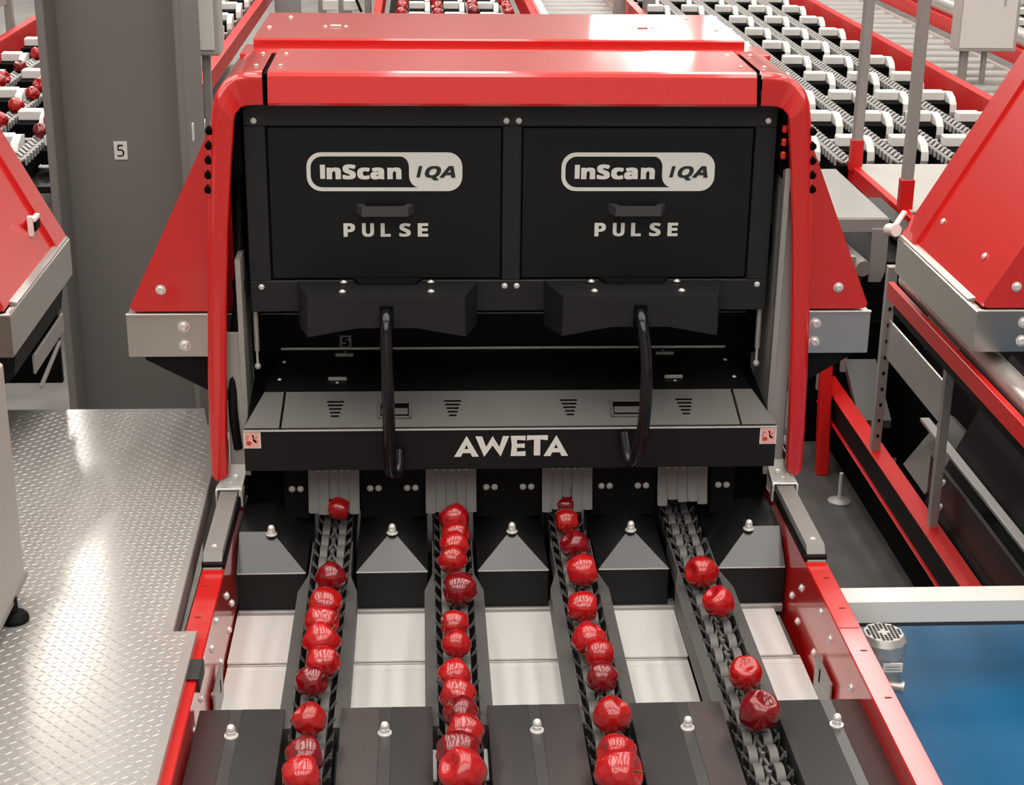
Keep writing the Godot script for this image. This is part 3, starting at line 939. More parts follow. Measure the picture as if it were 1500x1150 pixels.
func covers() -> void:
	var gaps := [[-0.635, -0.4775], [-0.3625, -0.1975], [-0.0825, 0.0825], [0.1975, 0.3625], [0.4775, 0.635]]
	var where := ["beside the left red rail", "between the first and second lanes", "in the middle between the second and third lanes", "between the third and fourth lanes", "beside the right red rail"]
	for i in 5:
		var x0: float = gaps[i][0]
		var x1: float = gaps[i][1]
		var c: float = -0.56 + 0.28 * i
		var t := thing("guide_hood", "black hipped cover under the curtains %s" % where[i], "cover", Vector3(c, 0.63, -3.5), "hipped covers under the curtains")
		var g := G.new()
		var zf := -3.39
		var ye := 0.763
		var ya := 0.829
		var az := -3.475
		var l := Vector3(x0, ye, zf)
		var r := Vector3(x1, ye, zf)
		var bl := Vector3(x0, ye, -3.76)
		var br := Vector3(x1, ye, -3.76)
		var al := Vector3(c, ya, az)
		var ar := al
		if i == 0:
			al = Vector3(x0, ya, az)
		if i == 4:
			ar = Vector3(x1, ya, az)
		var abl := Vector3(al.x, ya, -3.76)
		var abr := Vector3(ar.x, ya, -3.76)
		g.face([l, r, ar] if al == ar else [l, r, ar, al], Vector3(0, 1, 1))
		if i > 0:
			g.face([l, bl, abl, al], Vector3(-1, 1, 0))
		if i < 4:
			g.face([r, br, abr, ar], Vector3(1, 1, 0))
		if al != ar:
			g.face([al, ar, abr, abl], Vector3.UP)
		part("roof", g, M.cover, t)
		part("skirt", bx(Vector3((x0 + x1) * 0.5, 0.6995, -3.392), Vector3(x1 - x0, 0.127, 0.006), 0.002), M.black, t)
		part("edge", bx(Vector3((x0 + x1) * 0.5, ye, zf + 0.0005), Vector3(x1 - x0, 0.003, 0.005), 0.001), M.stainless_dull, t)
		var sd := G.new()
		for x in [x0 + 0.003, x1 - 0.003]:
			sd.box(Vector3(x, 0.70, -3.57), Vector3(0.006, 0.126, 0.36))
		part("side_panel", sd, M.cover, t)
		acorn_nut(t, Vector3(c, ya - 0.004, az + 0.008))
	# pale sheets between the lanes
	var sp := [[-0.638, -0.462], [-0.378, -0.182], [-0.098, 0.098], [0.182, 0.378], [0.462, 0.632]]
	for i in 5:
		var x0: float = sp[i][0]
		var x1: float = sp[i][1]
		var t := thing("drip_tray", "pale sheet tray in two steps %s" % where[i], "tray", Vector3((x0 + x1) * 0.5, 0.64, -3.1), "pale trays between the lanes")
		part("upper_sheet", bx(Vector3((x0 + x1) * 0.5 - (0.009 if i == 4 else 0.0), 0.657, -3.29), Vector3(x1 - x0 - (0.018 if i == 4 else 0.0), 0.006, 0.246), 0.001), M.white, t)
		part("lower_sheet", bx(Vector3((x0 + x1) * 0.5, 0.646, -2.95), Vector3(x1 - x0, 0.006, 0.46), 0.001), M.white, t)
		part("joint", bx(Vector3((x0 + x1) * 0.5, 0.651, -3.166), Vector3(x1 - x0 - 0.004, 0.005, 0.003), 0.001), M.stainless, t)
		part("bottom_ridge", bx(Vector3((x0 + x1) * 0.5, 0.6495, -3.145), Vector3(x1 - x0 - 0.004, 0.002, 0.006), 0.0005), M.white, t)
	solo("cross_beam", bx(Vector3(0, 0.66, -3.40), Vector3(1.27, 0.02, 0.04), 0.002), M.stainless_dull, "flat stainless cross bar just below the hipped covers", "beam")
	for s in [-1.0, 1.0]:
		var br := thing("tray_bracket", "bent metal bracket beside the pale tray at the %s rail" % ("left" if s < 0 else "right"), "bracket", Vector3(s * 0.634, 0.65, -2.98), "tray brackets")
		part("tab", bx(Vector3(s * 0.634, 0.69, -2.98), Vector3(0.006, 0.08, 0.13)), M.stainless_dull, br)
		part("slot", bx(Vector3(s * 0.6305, 0.70, -3.0), Vector3(0.0015, 0.03, 0.008)), M.void_black, br)
	# front ridge covers: roof-shaped sheets whose rear end is cut back towards the ridge
	var fg := [[-0.637, -0.474], [-0.366, -0.192], [-0.086, 0.092], [0.189, 0.367], [0.472, 0.642]]
	for i in 5:
		var x0: float = fg[i][0]
		var x1: float = fg[i][1]
		var c: float = -0.56 + 0.28 * i
		var t := thing("ridge_cover", "dark ridged sheet cover in the foreground %s" % where[i], "cover", Vector3(c, 0.78, -2.45), "ridged covers in the foreground")
		var w := 0.0115
		var ye := 0.797
		var yr := 0.830
		var ze := -2.745
		var zr := -2.692
		var zf := -2.02
		for s in [-1.0, 1.0]:
			var xo: float = x0 if s < 0 else x1
			var xi: float = c + s * w
			var g := G.new()
			var dn := Vector3(0, -0.004, 0)
			var q := [Vector3(xo, ye, ze), Vector3(xi, yr, zr), Vector3(xi, yr, zf), Vector3(xo, ye, zf)]
			g.loft(q, [q[0] + dn, q[1] + dn, q[2] + dn, q[3] + dn])
			part("flank", g, M.cover_front, t)
			part("skirt", bx(Vector3(xo - s * 0.0015, ye - 0.047, -2.385), Vector3(0.003, 0.085, 0.71), 0.0006), M.cover_front, t)
		part("ridge", bx(Vector3(c, yr - 0.002, (zr + zf) * 0.5), Vector3(w * 2.0, 0.004, absf(zr - zf)), 0.0008), M.cover_front, t)
		acorn_nut(t, Vector3(c, yr, -2.60))


func rails() -> void:
	for s in [-1.0, 1.0]:
		var side := "left" if s < 0 else "right"
		var t := thing("side_rail", "long red side rail with screws and slots along the %s edge of the lanes" % side, "rail", Vector3(s * 0.66, 0.62, -3.0), "red side rails")
		part("web", ex(v2([-3.80, 0.76, -3.72, 0.835, -3.60, 0.8465, -2.05, 0.8465, -2.05, 0.62, -3.30, 0.615, -3.44, 0.612, -3.52, 0.66]), s * 0.642, s * 0.648, "x"), M.red, t)
		var z1 := -2.935
		part("flange", bx(Vector3(s * 0.6665, 0.8475, (-3.62 + z1) * 0.5), Vector3(0.048, 0.006, absf(-3.62 - z1)), 0.0015), M.red, t)
		part("flange", bx(Vector3(s * 0.6665, 0.8475, (z1 + 0.002 - 2.05) * 0.5), Vector3(0.048, 0.006, absf(-2.05 - z1) - 0.002), 0.0015), M.red, t)
		part("outer_lip", bx(Vector3(s * 0.688, 0.835, -2.83), Vector3(0.005, 0.03, 1.56)), M.red, t)
		for z in [-3.16, -3.02, -2.84, -2.66]:
			part("slot", bx(Vector3(s * 0.672, 0.8507, z), Vector3(0.013, 0.001, 0.005), 0.0003), M.slot, t)
		for p in [[0.815, -3.07], [0.80, -2.98], [0.70, -3.10], [0.69, -3.26], [0.79, -2.80], [0.70, -2.96], [0.78, -2.70], [0.70, -2.80], [0.78, -3.25], [0.72, -3.33]]:
			bolt(t, Vector3(s * 0.642, p[0], p[1]), Vector3(-s, 0, 0), 0.0072, "screw")
		part("outer_skirt", bx(Vector3(s * 0.697, 0.74, -3.30), Vector3(0.006, 0.17, 0.95)), M.black_soft, t)


func apples() -> void:
	var data := [
		[[-0.409, -3.598, 0.056], [-0.410, -3.230, 0.063], [-0.416, -3.103, 0.072], [-0.419, -3.028, 0.065], [-0.415, -2.947, 0.072], [-0.407, -2.861, 0.062], [-0.425, -2.788, 0.058], [-0.421, -2.649, 0.061], [-0.422, -2.529, 0.066], [-0.423, -2.466, 0.067]],
		[[-0.134, -3.532, 0.068], [-0.133, -3.441, 0.060], [-0.137, -3.383, 0.063], [-0.142, -3.310, 0.064], [-0.130, -3.166, 0.071], [-0.144, -3.007, 0.059], [-0.142, -2.924, 0.055], [-0.148, -2.802, 0.061], [-0.143, -2.728, 0.065], [-0.138, -2.659, 0.064], [-0.133, -2.593, 0.070], [-0.147, -2.532, 0.074], [-0.140, -2.469, 0.080]],
		[[0.136, -3.599, 0.046], [0.132, -3.509, 0.058], [0.140, -3.376, 0.063], [0.145, -3.247, 0.070], [0.130, -3.077, 0.064], [0.130, -2.938, 0.067], [0.144, -2.876, 0.060], [0.140, -2.785, 0.059], [0.144, -2.645, 0.069], [0.139, -2.518, 0.066], [0.135, -2.455, 0.082]],
		[[0.410, -3.233, 0.068], [0.423, -3.090, 0.064], [0.424, -2.789, 0.064], [0.424, -2.650, 0.073]]]
	var meshes := []
	for k in 4:
		meshes.append(apple_mesh(k))
	var sg := G.new()
	sg.tube([Vector3(0, 0.30, 0), Vector3(0.02, 0.42, 0.0), Vector3(0.07, 0.56, 0.02)], 0.022, 6)
	var stem := sg.mesh()
	var am := StandardMaterial3D.new()
	am.vertex_color_use_as_albedo = true
	am.roughness = 0.25
	am.clearcoat_enabled = true
	am.clearcoat = 0.8
	am.clearcoat_roughness = 0.06
	M.apple = am
	M.stem = mat("6b4a2c", 0.7)
	for i in 4:
		for k in data[i].size():
			var d: Array = data[i][k]
			var look: String = ["bright red apple lying on its side", "glossy red apple", "red apple with a lobed end", "rounded red apple"][(k * 3 + i) % 4]
			var pos: String = "%s from the curtain, %s" % [ORD[k], LANE_WORD[i]]
			var t := thing("apple", "%s, %s" % [look, pos], "apple", Vector3(d[0], 0.832, d[1]), "apples on the carrier lanes")
			var w: float = d[2] * 1.04
			var side := 1.0 if rng.randf() < 0.5 else -1.0
			var lie := PI * 0.5 + rng.randf_range(-0.35, 0.25)
			if (k + i) % 3 == 1:
				lie = rng.randf_range(0.5, 0.9)
			var b := Basis(Vector3.UP, rng.randf_range(-0.55, 0.55)) * Basis(Vector3.BACK, -side * lie) * Basis(Vector3.UP, rng.randf_range(0, TAU))
			if i == 3 and k >= 2:
				b = Basis.from_euler(Vector3(0.35, 0.4, 0.25 if k == 2 else -0.2))
			b = b.scaled_local(Vector3.ONE * w)
			put("body", meshes[(k * 2 + i + k / 3) % 4], am, t, Vector3.ZERO, b)
			if (k * 5 + i * 3) % 4 == 0:
				put("stem", stem, M.stem, t, Vector3.ZERO, b)


func apple_mesh(kind: int) -> ArrayMesh:   # unit apple about one wide, lobed at the narrow end
	var g := G.new()
	g.use_c = true
	var NU := 40
	var NV := 26
	var f := FastNoiseLite.new()
	f.seed = 40 + kind
	f.frequency = 1.4
	var base: Color = [Color("bd1216"), Color("c81a19"), Color("8f0d13"), Color("c01517")][kind].srgb_to_linear()
	var dark: Color = [Color("8c0c13"), Color("a11016"), Color("62080e"), Color("970e13")][kind].srgb_to_linear()
	var P := []
	for j in NV + 1:
		var ph := PI * j / NV
		var row := []
		for i in NU:
			var th := TAU * i / NU
			var s := maxf(sin(ph), 0.0)
			var y := cos(ph)
			var low := smoothstep(0.1, 1.0, -y)
			var high := smoothstep(0.3, 1.0, y)
			var r := pow(s, 0.84) * (0.5 + 0.028 * y)
			r *= 1.0 + (0.034 * low + 0.02 * high + 0.008) * cos(5.0 * th + kind)
			r *= 1.0 + 0.03 * f.get_noise_3d(cos(th) * 2.0, y * 2.0, sin(th) * 2.0)
			var yy := y * (0.51 + 0.012 * kind)
			yy -= 0.20 * exp(-pow(s / 0.36, 2.0)) * (1.0 if y > 0 else 0.0)
			yy += 0.13 * exp(-pow(s / 0.30, 2.0)) * (1.0 if y < 0 else 0.0)
			yy += 0.025 * low * cos(5.0 * th + kind) * s * -1.0
			row.append(Vector3(r * cos(th), yy, r * sin(th)))
		P.append(row)
	var nn := []
	for j in NV + 1:
		var row := []
		for i in NU:
			var a: Vector3 = P[j][(i + 1) % NU] - P[j][(i + NU - 1) % NU]
			var b: Vector3 = P[mini(j + 1, NV)][i] - P[maxi(j - 1, 0)][i]
			var k := a.cross(b)
			if k.length() < 1e-9:
				k = Vector3(0, 1.0 if j == 0 else -1.0, 0)
			k = k.normalized()
			if j > 0 and j < NV and k.dot(P[j][i] - Vector3(0, 0, 0)) < 0 and absf(P[j][i].y) < 0.3:
				k = -k
			row.append(k)
		nn.append(row)
	for j in NV:
		for i in NU:
			var e := (i + 1) % NU
			for q in [[[j, i], [j, e], [j + 1, e]], [[j, i], [j + 1, e], [j + 1, i]]]:
				var before := g.v.size()
				g.tri(P[q[0][0]][q[0][1]], P[q[1][0]][q[1][1]], P[q[2][0]][q[2][1]], nn[q[0][0]][q[0][1]], nn[q[1][0]][q[1][1]], nn[q[2][0]][q[2][1]])
				for w in range(before, g.v.size()):
					var p := g.v[w]
					var th := atan2(p.z, p.x)
					var str := 0.5 + 0.5 * f.get_noise_2d(th * 6.0, p.y * 0.6 + 9.0)
					var pat := 0.5 + 0.8 * f.get_noise_3d(p.x * 2.0, p.y * 1.2, p.z * 2.0)
					g.c.append(base.lerp(dark, clampf(str * 0.6 + pat * 0.5 - 0.05, 0.0, 1.0)))
	return g.mesh()


func platform() -> void:
	var t := thing("work_platform", "bright diamond tread plate platform left of the lanes", "platform", Vector3(-1.1, 0.80, -3.3))
	var top := 0.868
	var out := v2([-0.662, -1.9, -0.662, -2.93, -0.71, -2.93, -0.728, -3.80, -0.80, -4.18, -2.3, -4.18, -2.3, -1.9])
	part("tread_plate", ex(out, top - 0.004, top, "y"), M.plate, t)
	part("edge_flange", bx(Vector3(-0.664, top - 0.025, -2.42), Vector3(0.005, 0.046, 1.03), 0.001), M.plate, t)
	part("edge_flange", ex([Vector2(-0.709, -2.935), Vector2(-0.714, -2.935), Vector2(-0.732, -3.80), Vector2(-0.727, -3.80)], top - 0.06, top - 0.004, "y"), M.stainless_dull, t)
	part("rear_flange", bx(Vector3(-1.55, top - 0.03, -4.178), Vector3(1.49, 0.056, 0.005), 0.001), M.stainless_dull, t)
	part("clip", bx(Vector3(-0.652, 0.855, -2.80), Vector3(0.03, 0.006, 0.075), 0.002), M.rubber_dark, t)
	part("clip", bx(Vector3(-0.6395, 0.84, -2.80), Vector3(0.005, 0.03, 0.075), 0.001), M.rubber_dark, t)
	var fr := G.new()
	for z in [-2.1, -4.1]:
		for x in [-0.78, -2.2]:
			fr.box(Vector3(x, 0.42, z), Vector3(0.06, 0.84, 0.06))
	part("legs", fr, M.stainless_dull, t).name = "leg_frame"
	# raised lozenges, crosswise in alternation
	var lug := G.new()
	var L := 0.0088
	var rows := []
	for k in 7:
		var f := -1.0 + 2.0 * k / 6.0
		var w := 0.0024 * sqrt(maxf(0.02, 1.0 - f * f))
		var h := 0.0013 * sqrt(maxf(0.0, 1.0 - f * f))
		rows.append([Vector3(f * L, 0, -w), Vector3(f * L, h * 0.8, -w * 0.5), Vector3(f * L, h, 0), Vector3(f * L, h * 0.8, w * 0.5), Vector3(f * L, 0, w)])
	lug.grid(rows, true)
	var lm := lug.mesh()
	var poly := PackedVector2Array(v2([-0.672, -1.9, -0.672, -2.92, -0.72, -2.92, -0.738, -3.80, -0.81, -4.165, -1.7, -4.165, -1.7, -1.9]))
	var rest := []
	var near := []
	var step := 0.0165
	var iz := 0
	var z := -2.40
	while z > -4.16:
		var x := -0.67
		var ix := 0
		while x > -1.45:
			if Geometry2D.is_point_in_polygon(Vector2(x, z), poly):
				var ang := 0.5 if (ix + iz) % 2 == 0 else -0.85
				var tr := Transform3D(Basis.from_euler(Vector3(0, ang + PI * 0.06, 0)), Vector3(x, top - 0.0001, z))
				if z > -2.72 and x > -1.02 and near.size() < 300:
					near.append(tr)
				else:
					rest.append(tr)
			x -= step
			ix += 1
		z -= step
		iz += 1
	for tr in near:
		put("tread_lug", lm, M.plate, t, tr.origin - t.position, tr.basis)
	var mm := MultiMesh.new()
	mm.transform_format = MultiMesh.TRANSFORM_3D
	mm.mesh = lm
	mm.instance_count = rest.size()
	for k in rest.size():
		mm.set_instance_transform(k, Transform3D(rest[k].basis, rest[k].origin - t.position))
	var mi := MultiMeshInstance3D.new()
	mi.name = "tread_lugs"
	mi.multimesh = mm
	mi.material_override = M.plate
	mi.set_meta("kind", "stuff")
	t.add_child(mi)
	# cabinet standing on the platform
	var c := thing("control_cabinet", "pale grey cabinet on levelling feet at the left edge of the platform", "cabinet", Vector3(-1.3, 0.868, -2.75))
	part("body", bx(Vector3(-1.335, 1.147, -2.60), Vector3(0.6, 0.475, 1.0), 0.006), M.cabinet, c)
	part("bottom_trim", bx(Vector3(-1.036, 0.915, -2.60), Vector3(0.012, 0.016, 1.0), 0.002), M.stainless_dull, c)
	for p in [[-1.035, -2.985], [-1.6, -2.985], [-1.035, -2.2], [-1.6, -2.2]]:
		var f := G.new()
		f.lathe([Vector2(0, 0), Vector2(0.03, 0), Vector2(0.03, 0.008), Vector2(0.024, 0.016), Vector2(0.01, 0.02), Vector2(0.01, 0.05), Vector2(0, 0.05)], Vector3(p[0], 0.869, p[1]), Vector3.UP, 20)
		part("levelling_foot", f, M.black_soft, c)


func pillar() -> void:
	var g := G.new()
	var zf := -5.5
	var zb := -5.95
	g.box(Vector3(-1.4485, 3.65, (zf + zb) * 0.5), Vector3(0.027, 7.3, zf - zb), 0.004)
	g.box(Vector3(-1.005, 3.65, (zf + zb) * 0.5), Vector3(0.027, 7.3, zf - zb), 0.004)
	g.box(Vector3(-1.227, 3.65, -5.688), Vector3(0.42, 7.3, 0.016), 0.002)
	struct("steel_pillar", g, M.pillar, "tall grey painted steel beam pillar behind the left platform", "pillar")
	var c := PILLAR_SIGN
	var t := thing("number_sign", "small white sign with the number 5 on the grey pillar", "sign", c)
	part("plate", bx(c, Vector3(0.046, 0.064, 0.003), 0.0008), M.white, t)
	part("numeral", letters("5", Rect2(c.x - 0.012, c.y - 0.021, 0.024, 0.042), c.z + 0.0015, 0.0, 0.0, 0.0012, 400), M.void_black, t)
	solo("cable_tag", bx(Vector3(-0.9895, 1.335, -5.62), Vector3(0.004, 0.06, 0.04)), M.white, "slim white tag on the right edge of the grey pillar", "tag")


func neighbours() -> void:
	tent_side("neighbour_housing", "sloping red housing of the next machine on stainless base at the right edge", -1.0, 1.14, 1.43, 2.9, true)
	tent_side("neighbour_housing", "sloping red housing of the next machine on stainless base at the left edge", 1.0, -1.175, -1.44, -2.9, true)
	var r := get_node("neighbour_housing") as Node3D
	for z in [-4.237, -3.891]:
		bolt(r, Vector3(1.204, 1.372, z), Vector3(-0.87, 0.48, 0), 0.007, "side_bolt")
	var wn := G.new()
	wn.lathe([Vector2(0, -0.02), Vector2(0.018, -0.02), Vector2(0.018, 0.02), Vector2(0, 0.02)], Vector3(1.128, 1.295, -4.44), Vector3(0.3, 0.2, 1), 12)
	wn.bar(Vector3(1.13, 1.30, -4.44), Vector3(1.165, 1.345, -4.46), 0.018, 0.01, 0.003)
	part("wing_nut", wn, M.white, r)
	var l := get_node("neighbour_housing_001") if has_node("neighbour_housing_001") else get_child(get_child_count() - 1)
	var la := G.new()
	la.box(Vector3(-1.222, 1.375, -4.19), Vector3(0.014, 0.055, 0.012), 0.002)
	la.box(Vector3(-1.214, 1.392, -4.215), Vector3(0.014, 0.012, 0.05), 0.002)
	part("catch", la, M.bright_steel, l)
	part("catch_block", bx(Vector3(-1.222, 1.37, -4.235), Vector3(0.02, 0.03, 0.05), 0.003), M.black_soft, l)
	# dark chute below the left neighbour
	var c := thing("dark_chute", "dark metal chute and bracket below the left red housing", "chute", Vector3(-1.4, 0.875, -4.3))
	part("body", ex(v2([-1.19, 1.17, -2.2, 1.17, -2.2, 1.0, -1.32, 1.0, -1.20, 1.10]), -3.80, -4.36, "z"), M.black_soft, c)
	var b := G.new()
	b.bar(Vector3(-1.20, 1.06, -4.0), Vector3(-1.20, 1.06, -4.36), 0.006, 0.05)
	b.bar(Vector3(-1.20, 0.98, -4.05), Vector3(-1.20, 1.02, -4.30), 0.008, 0.012)
	part("bracket", b, M.stainless_dull, c)
	part("rear_panel", bx(Vector3(-1.71, 1.022, -4.385), Vector3(0.985, 0.298, 0.02), 0.002), M.black_soft, c)


func right_side() -> void:
	# stainless cross channel and the blue belt in front of it
	var t := thing("steel_channel", "bright stainless channel running right behind the blue belt", "channel", Vector3(1.3, 0.70, -3.24))
	part("top", bx(Vector3(1.45, 0.748, -3.272), Vector3(1.50, 0.005, 0.064), 0.001), M.bright_steel, t)
	part("face", bx(Vector3(1.45, 0.722, -3.239), Vector3(1.50, 0.054, 0.004), 0.001), M.bright_steel, t)
	part("lower_edge", bx(Vector3(1.45, 0.69, -3.243), Vector3(1.50, 0.010, 0.01), 0.001), M.rubber_dark, t)
	var b := thing("blue_belt", "wide smooth blue conveyor belt beside the right red rail", "belt", Vector3(1.3, 0.55, -2.7))
	part("belt", bx(Vector3(1.45, 0.545, -2.68), Vector3(1.46, 0.012, 1.88), 0.003), M.blue, b)
	part("side_frame", bx(Vector3(0.715, 0.53, -2.6), Vector3(0.015, 0.08, 1.72)), M.stainless, b)
	part("bed", bx(Vector3(1.45, 0.505, -2.68), Vector3(1.44, 0.06, 1.86)), M.stainless_dull, b)
	# motor
	var mx := 0.803
	var mz := -3.135
	var m := thing("gear_motor", "silver electric motor with a round vented cap beside the right rail", "motor", Vector3(mx, 0.52, mz))
	var by := G.new()
	by.lathe([Vector2(0.0, 0.5960), Vector2(0.046, 0.5960), Vector2(0.046, 0.6400), Vector2(0.050, 0.6450), Vector2(0.050, 0.6850), Vector2(0.047, 0.6970)], Vector3(mx, 0, mz), Vector3.UP, 28)
	part("body", by, M.stainless_dull, m)
	var cap := G.new()
	cap.lathe([Vector2(0.052, 0.6850), Vector2(0.052, 0.7130), Vector2(0.044, 0.7280), Vector2(0.0, 0.7290)], Vector3(mx, 0, mz), Vector3.UP, 10)
	var cp := part("fan_cap", cap, M.stainless, m)
	var ho := G.new()
	for i in range(-4, 5):
		for j in range(-4, 5):
			var d := Vector2(i, j) * 0.0086
			if d.length() < 0.038 and d.length() > 0.011:
				ho.box(Vector3(mx + d.x, 0.7292, mz + d.y), Vector3(0.0058, 0.0012, 0.0058), 0.0002)
	part("grille_holes", ho, M.rubber_dark, cp)
	part("name_plate", bx(Vector3(mx + 0.012, 0.6670, mz + 0.0495), Vector3(0.044, 0.022, 0.003), 0.0005), M.white, m)
	var ln := G.new()
	for k in 2:
		ln.box(Vector3(mx + 0.012, 0.6700 - k * 0.007, mz + 0.0512), Vector3(0.034, 0.0016, 0.0006), 0.0001)
	part("plate_lines", ln, M.rubber, m)
	var gl := G.new()
	gl.tube([Vector3(mx, 0.6200, mz + 0.04), Vector3(mx + 0.035, 0.6200, mz + 0.055)], 0.011, 12)
	gl.lathe([Vector2(0, 0), Vector2(0.015, 0), Vector2(0.015, 0.006), Vector2(0, 0.008)], Vector3(mx + 0.035, 0.6200, mz + 0.055), Vector3(0.9, 0, 0.4), 14)
	part("cable_gland", gl, M.stainless, m)
	# walkway deck in the gap
	solo("floor_deck", bx(Vector3(1.05, 0.06, -4.9), Vector3(0.75, 0.12, 3.1), 0.004), M.dark_floor, "dark grey deck in the gap right of the machine", "deck")
	var ft := thing("levelling_bolt", "thin silver levelling bolt on a round pad on the dark deck", "bolt", Vector3(1.25, 0.12, -5.17))
	var fg := G.new()
	fg.lathe([Vector2(0, 0), Vector2(0.04, 0), Vector2(0.04, 0.006), Vector2(0.015, 0.014), Vector2(0, 0.014)], Vector3(1.25, 0.12, -5.17), Vector3.UP, 20)
	part("pad", fg, M.stainless_dull, ft)
	var fs := G.new()
	fs.tube([Vector3(1.25, 0.13, -5.17), Vector3(1.25, 0.23, -5.17)], 0.007, 8)
	part("stud", fs, M.steel, ft)
	var rl := thing("frame_leg", "short red slanted frame leg above the dark deck", "leg", Vector3(1.246, 0.12, -5.42))
	var rg := G.new()
	rg.bar(Vector3(1.245, 0.62, -5.50), Vector3(1.246, 0.118, -5.42), 0.042, 0.042, 0.003)
	part("bar", rg, M.red_satin, rl)
	# lower side channel of the neighbouring conveyor
	var ch := thing("conveyor_frame", "long red channel frame of the right neighbouring conveyor above the dark floor", "frame", Vector3(1.28, 0.3, -4.6))
	part("top_flange", bx(Vector3(1.305, 0.402, -4.69), Vector3(0.06, 0.008, 1.98)), M.red_satin, ch)
	part("web", bx(Vector3(1.283, 0.355, -4.69), Vector3(0.006, 0.09, 1.98)), M.black_soft, ch)
	part("lower_flange", bx(Vector3(1.277, 0.307, -4.69), Vector3(0.013, 0.006, 1.98)), M.red_satin, ch)
	part("skirt", bx(Vector3(1.34, 0.2, -4.69), Vector3(0.02, 0.3, 1.98)), M.void_black, ch)
	# dark side panels
	var dp := thing("lower_cladding", "dark bolted cladding below the right red housing", "cladding", Vector3(1.5, 0.4, -4.3))
	part("sloped_panel", ex(v2([1.345, 0.40, 1.365, 0.40, 1.60, 0.86, 1.56, 0.88]), -3.66, -4.55, "z"), M.black, dp)
	part("lower_panel", bx(Vector3(1.36, 0.47, -4.12), Vector3(0.012, 0.16, 0.90)), M.black, dp)
	part("edge_strip", bx(Vector3(1.40, 0.575, -4.25), Vector3(0.03, 0.012, 1.10)), M.stainless_dull, dp)
	part("pale_panel", ex(v2([1.345, 0.42, 1.365, 0.42, 1.50, 0.58, 1.47, 0.60]), -4.56, -4.80, "z"), M.rubber, dp)
	for p in [[1.352, 0.52, -4.42], [1.352, 0.44, -4.42], [1.475, 0.66, -4.05], [1.455, 0.61, -3.90], [1.45, 0.60, -3.75]]:
		bolt(dp, Vector3(p[0], p[1], p[2]), Vector3(-0.9, 0.4, 0), 0.009)
	part("backing", bx(Vector3(1.75, 0.5, -4.7), Vector3(0.3, 0.98, 1.96)), M.black_soft, dp)
	var rb := thing("rear_conveyor_side", "dark conveyor side with grey chute plates deep in the gap right of the machine", "conveyor", Vector3(1.45, 0.0, -6.2))
	part("body", bx(Vector3(1.62, 0.40, -6.3), Vector3(1.1, 0.80, 0.9)), M.black_soft, rb)
	part("upper_panel", bx(Vector3(1.40, 0.68, -5.80), Vector3(0.06, 0.26, 0.05)), M.rubber_dark, rb)
	part("chute_plate", ex(v2([-5.60, 0.50, -5.34, 0.36, -5.34, 0.33, -5.60, 0.47]), 1.345, 1.46, "x"), M.guard, rb)
	part("slotted_stub", bx(Vector3(1.235, 0.53, -5.5), Vector3(0.03, 0.22, 0.02)), M.stainless_dull, rb)
	part("cross_beam", bx(Vector3(1.15, 0.30, -5.75), Vector3(0.9, 0.60, 0.03)), M.void_black, rb)
	part("hanging_bar", bx(Vector3(1.335, 0.68, -5.58), Vector3(0.02, 0.44, 0.02)), M.stainless_dull, rb)
	# uprights and cross plate
	var up := thing("slotted_upright", "slotted silver upright with a cross plate under the red outfeed rail", "upright", Vector3(1.295, 0.4, -4.96))
	part("post", bx(Vector3(1.295, 0.72, -4.96), Vector3(0.03, 0.64, 0.03)), M.stainless_dull, up)
	var sl := G.new()
	for k in 9:
		sl.box(Vector3(1.296, 0.46 + k * 0.055, -4.9445), Vector3(0.009, 0.012, 0.001), 0.0002)
	part("slots", sl, M.void_black, up).name = "slot_row"
	part("cross_plate", bx(Vector3(1.30, 0.80, -4.66), Vector3(0.006, 0.13, 0.58)), M.stainless, up)
	part("second_post", bx(Vector3(1.31, 0.72, -4.36), Vector3(0.025, 0.64, 0.03)), M.stainless_dull, up)
	part("inner_plate", bx(Vector3(1.42, 0.90, -4.75), Vector3(0.12, 0.14, 0.01)), M.stainless_dull, up)
	var or_ := thing("outfeed_rail", "red rail with a stainless tube just below the right neighbour's stainless base", "rail", Vector3(1.16, 1.0, -4.0))
	part("red_strip", bx(Vector3(1.172, 1.085, -3.80), Vector3(0.018, 0.05, 1.5)), M.red_satin, or_)
	part("under_plate", bx(Vector3(1.195, 1.04, -3.80), Vector3(0.02, 0.05, 1.5)), M.black_soft, or_)
	var tb := G.new()
	tb.tube([Vector3(1.225, 1.115, -4.55), Vector3(1.225, 1.115, -3.05)], 0.032, 20)
	part("tube", tb, M.stainless, or_)
	# small stainless table
	var tt := thing("steel_table", "small stainless table top with a plate leg behind the right side housing", "table", Vector3(1.4, 0.9, -6.0))
	part("top", bx(Vector3(1.315, 1.0, -6.13), Vector3(0.36, 0.006, 0.80), 0.001), M.plate, tt)
	part("apron", bx(Vector3(1.32, 0.973, -5.73), Vector3(0.36, 0.05, 0.005), 0.001), M.stainless, tt)
	part("plate_leg", ex(v2([1.44, 0.96, 1.50, 0.96, 1.50, 0.80, 1.485, 0.76, 1.44, 0.76]), -5.72, -5.728, "z"), M.stainless, tt)
	var pg := G.new()
	pg.tube([Vector3(1.30, 0.88, -6.3), Vector3(1.39, 0.84, -5.62)], 0.03, 12)
	part("pipe", pg, M.stainless, tt)
	part("red_brace", bx(Vector3(1.36, 0.76, -5.9), Vector3(0.02, 0.03, 0.7)), M.red_satin, tt)


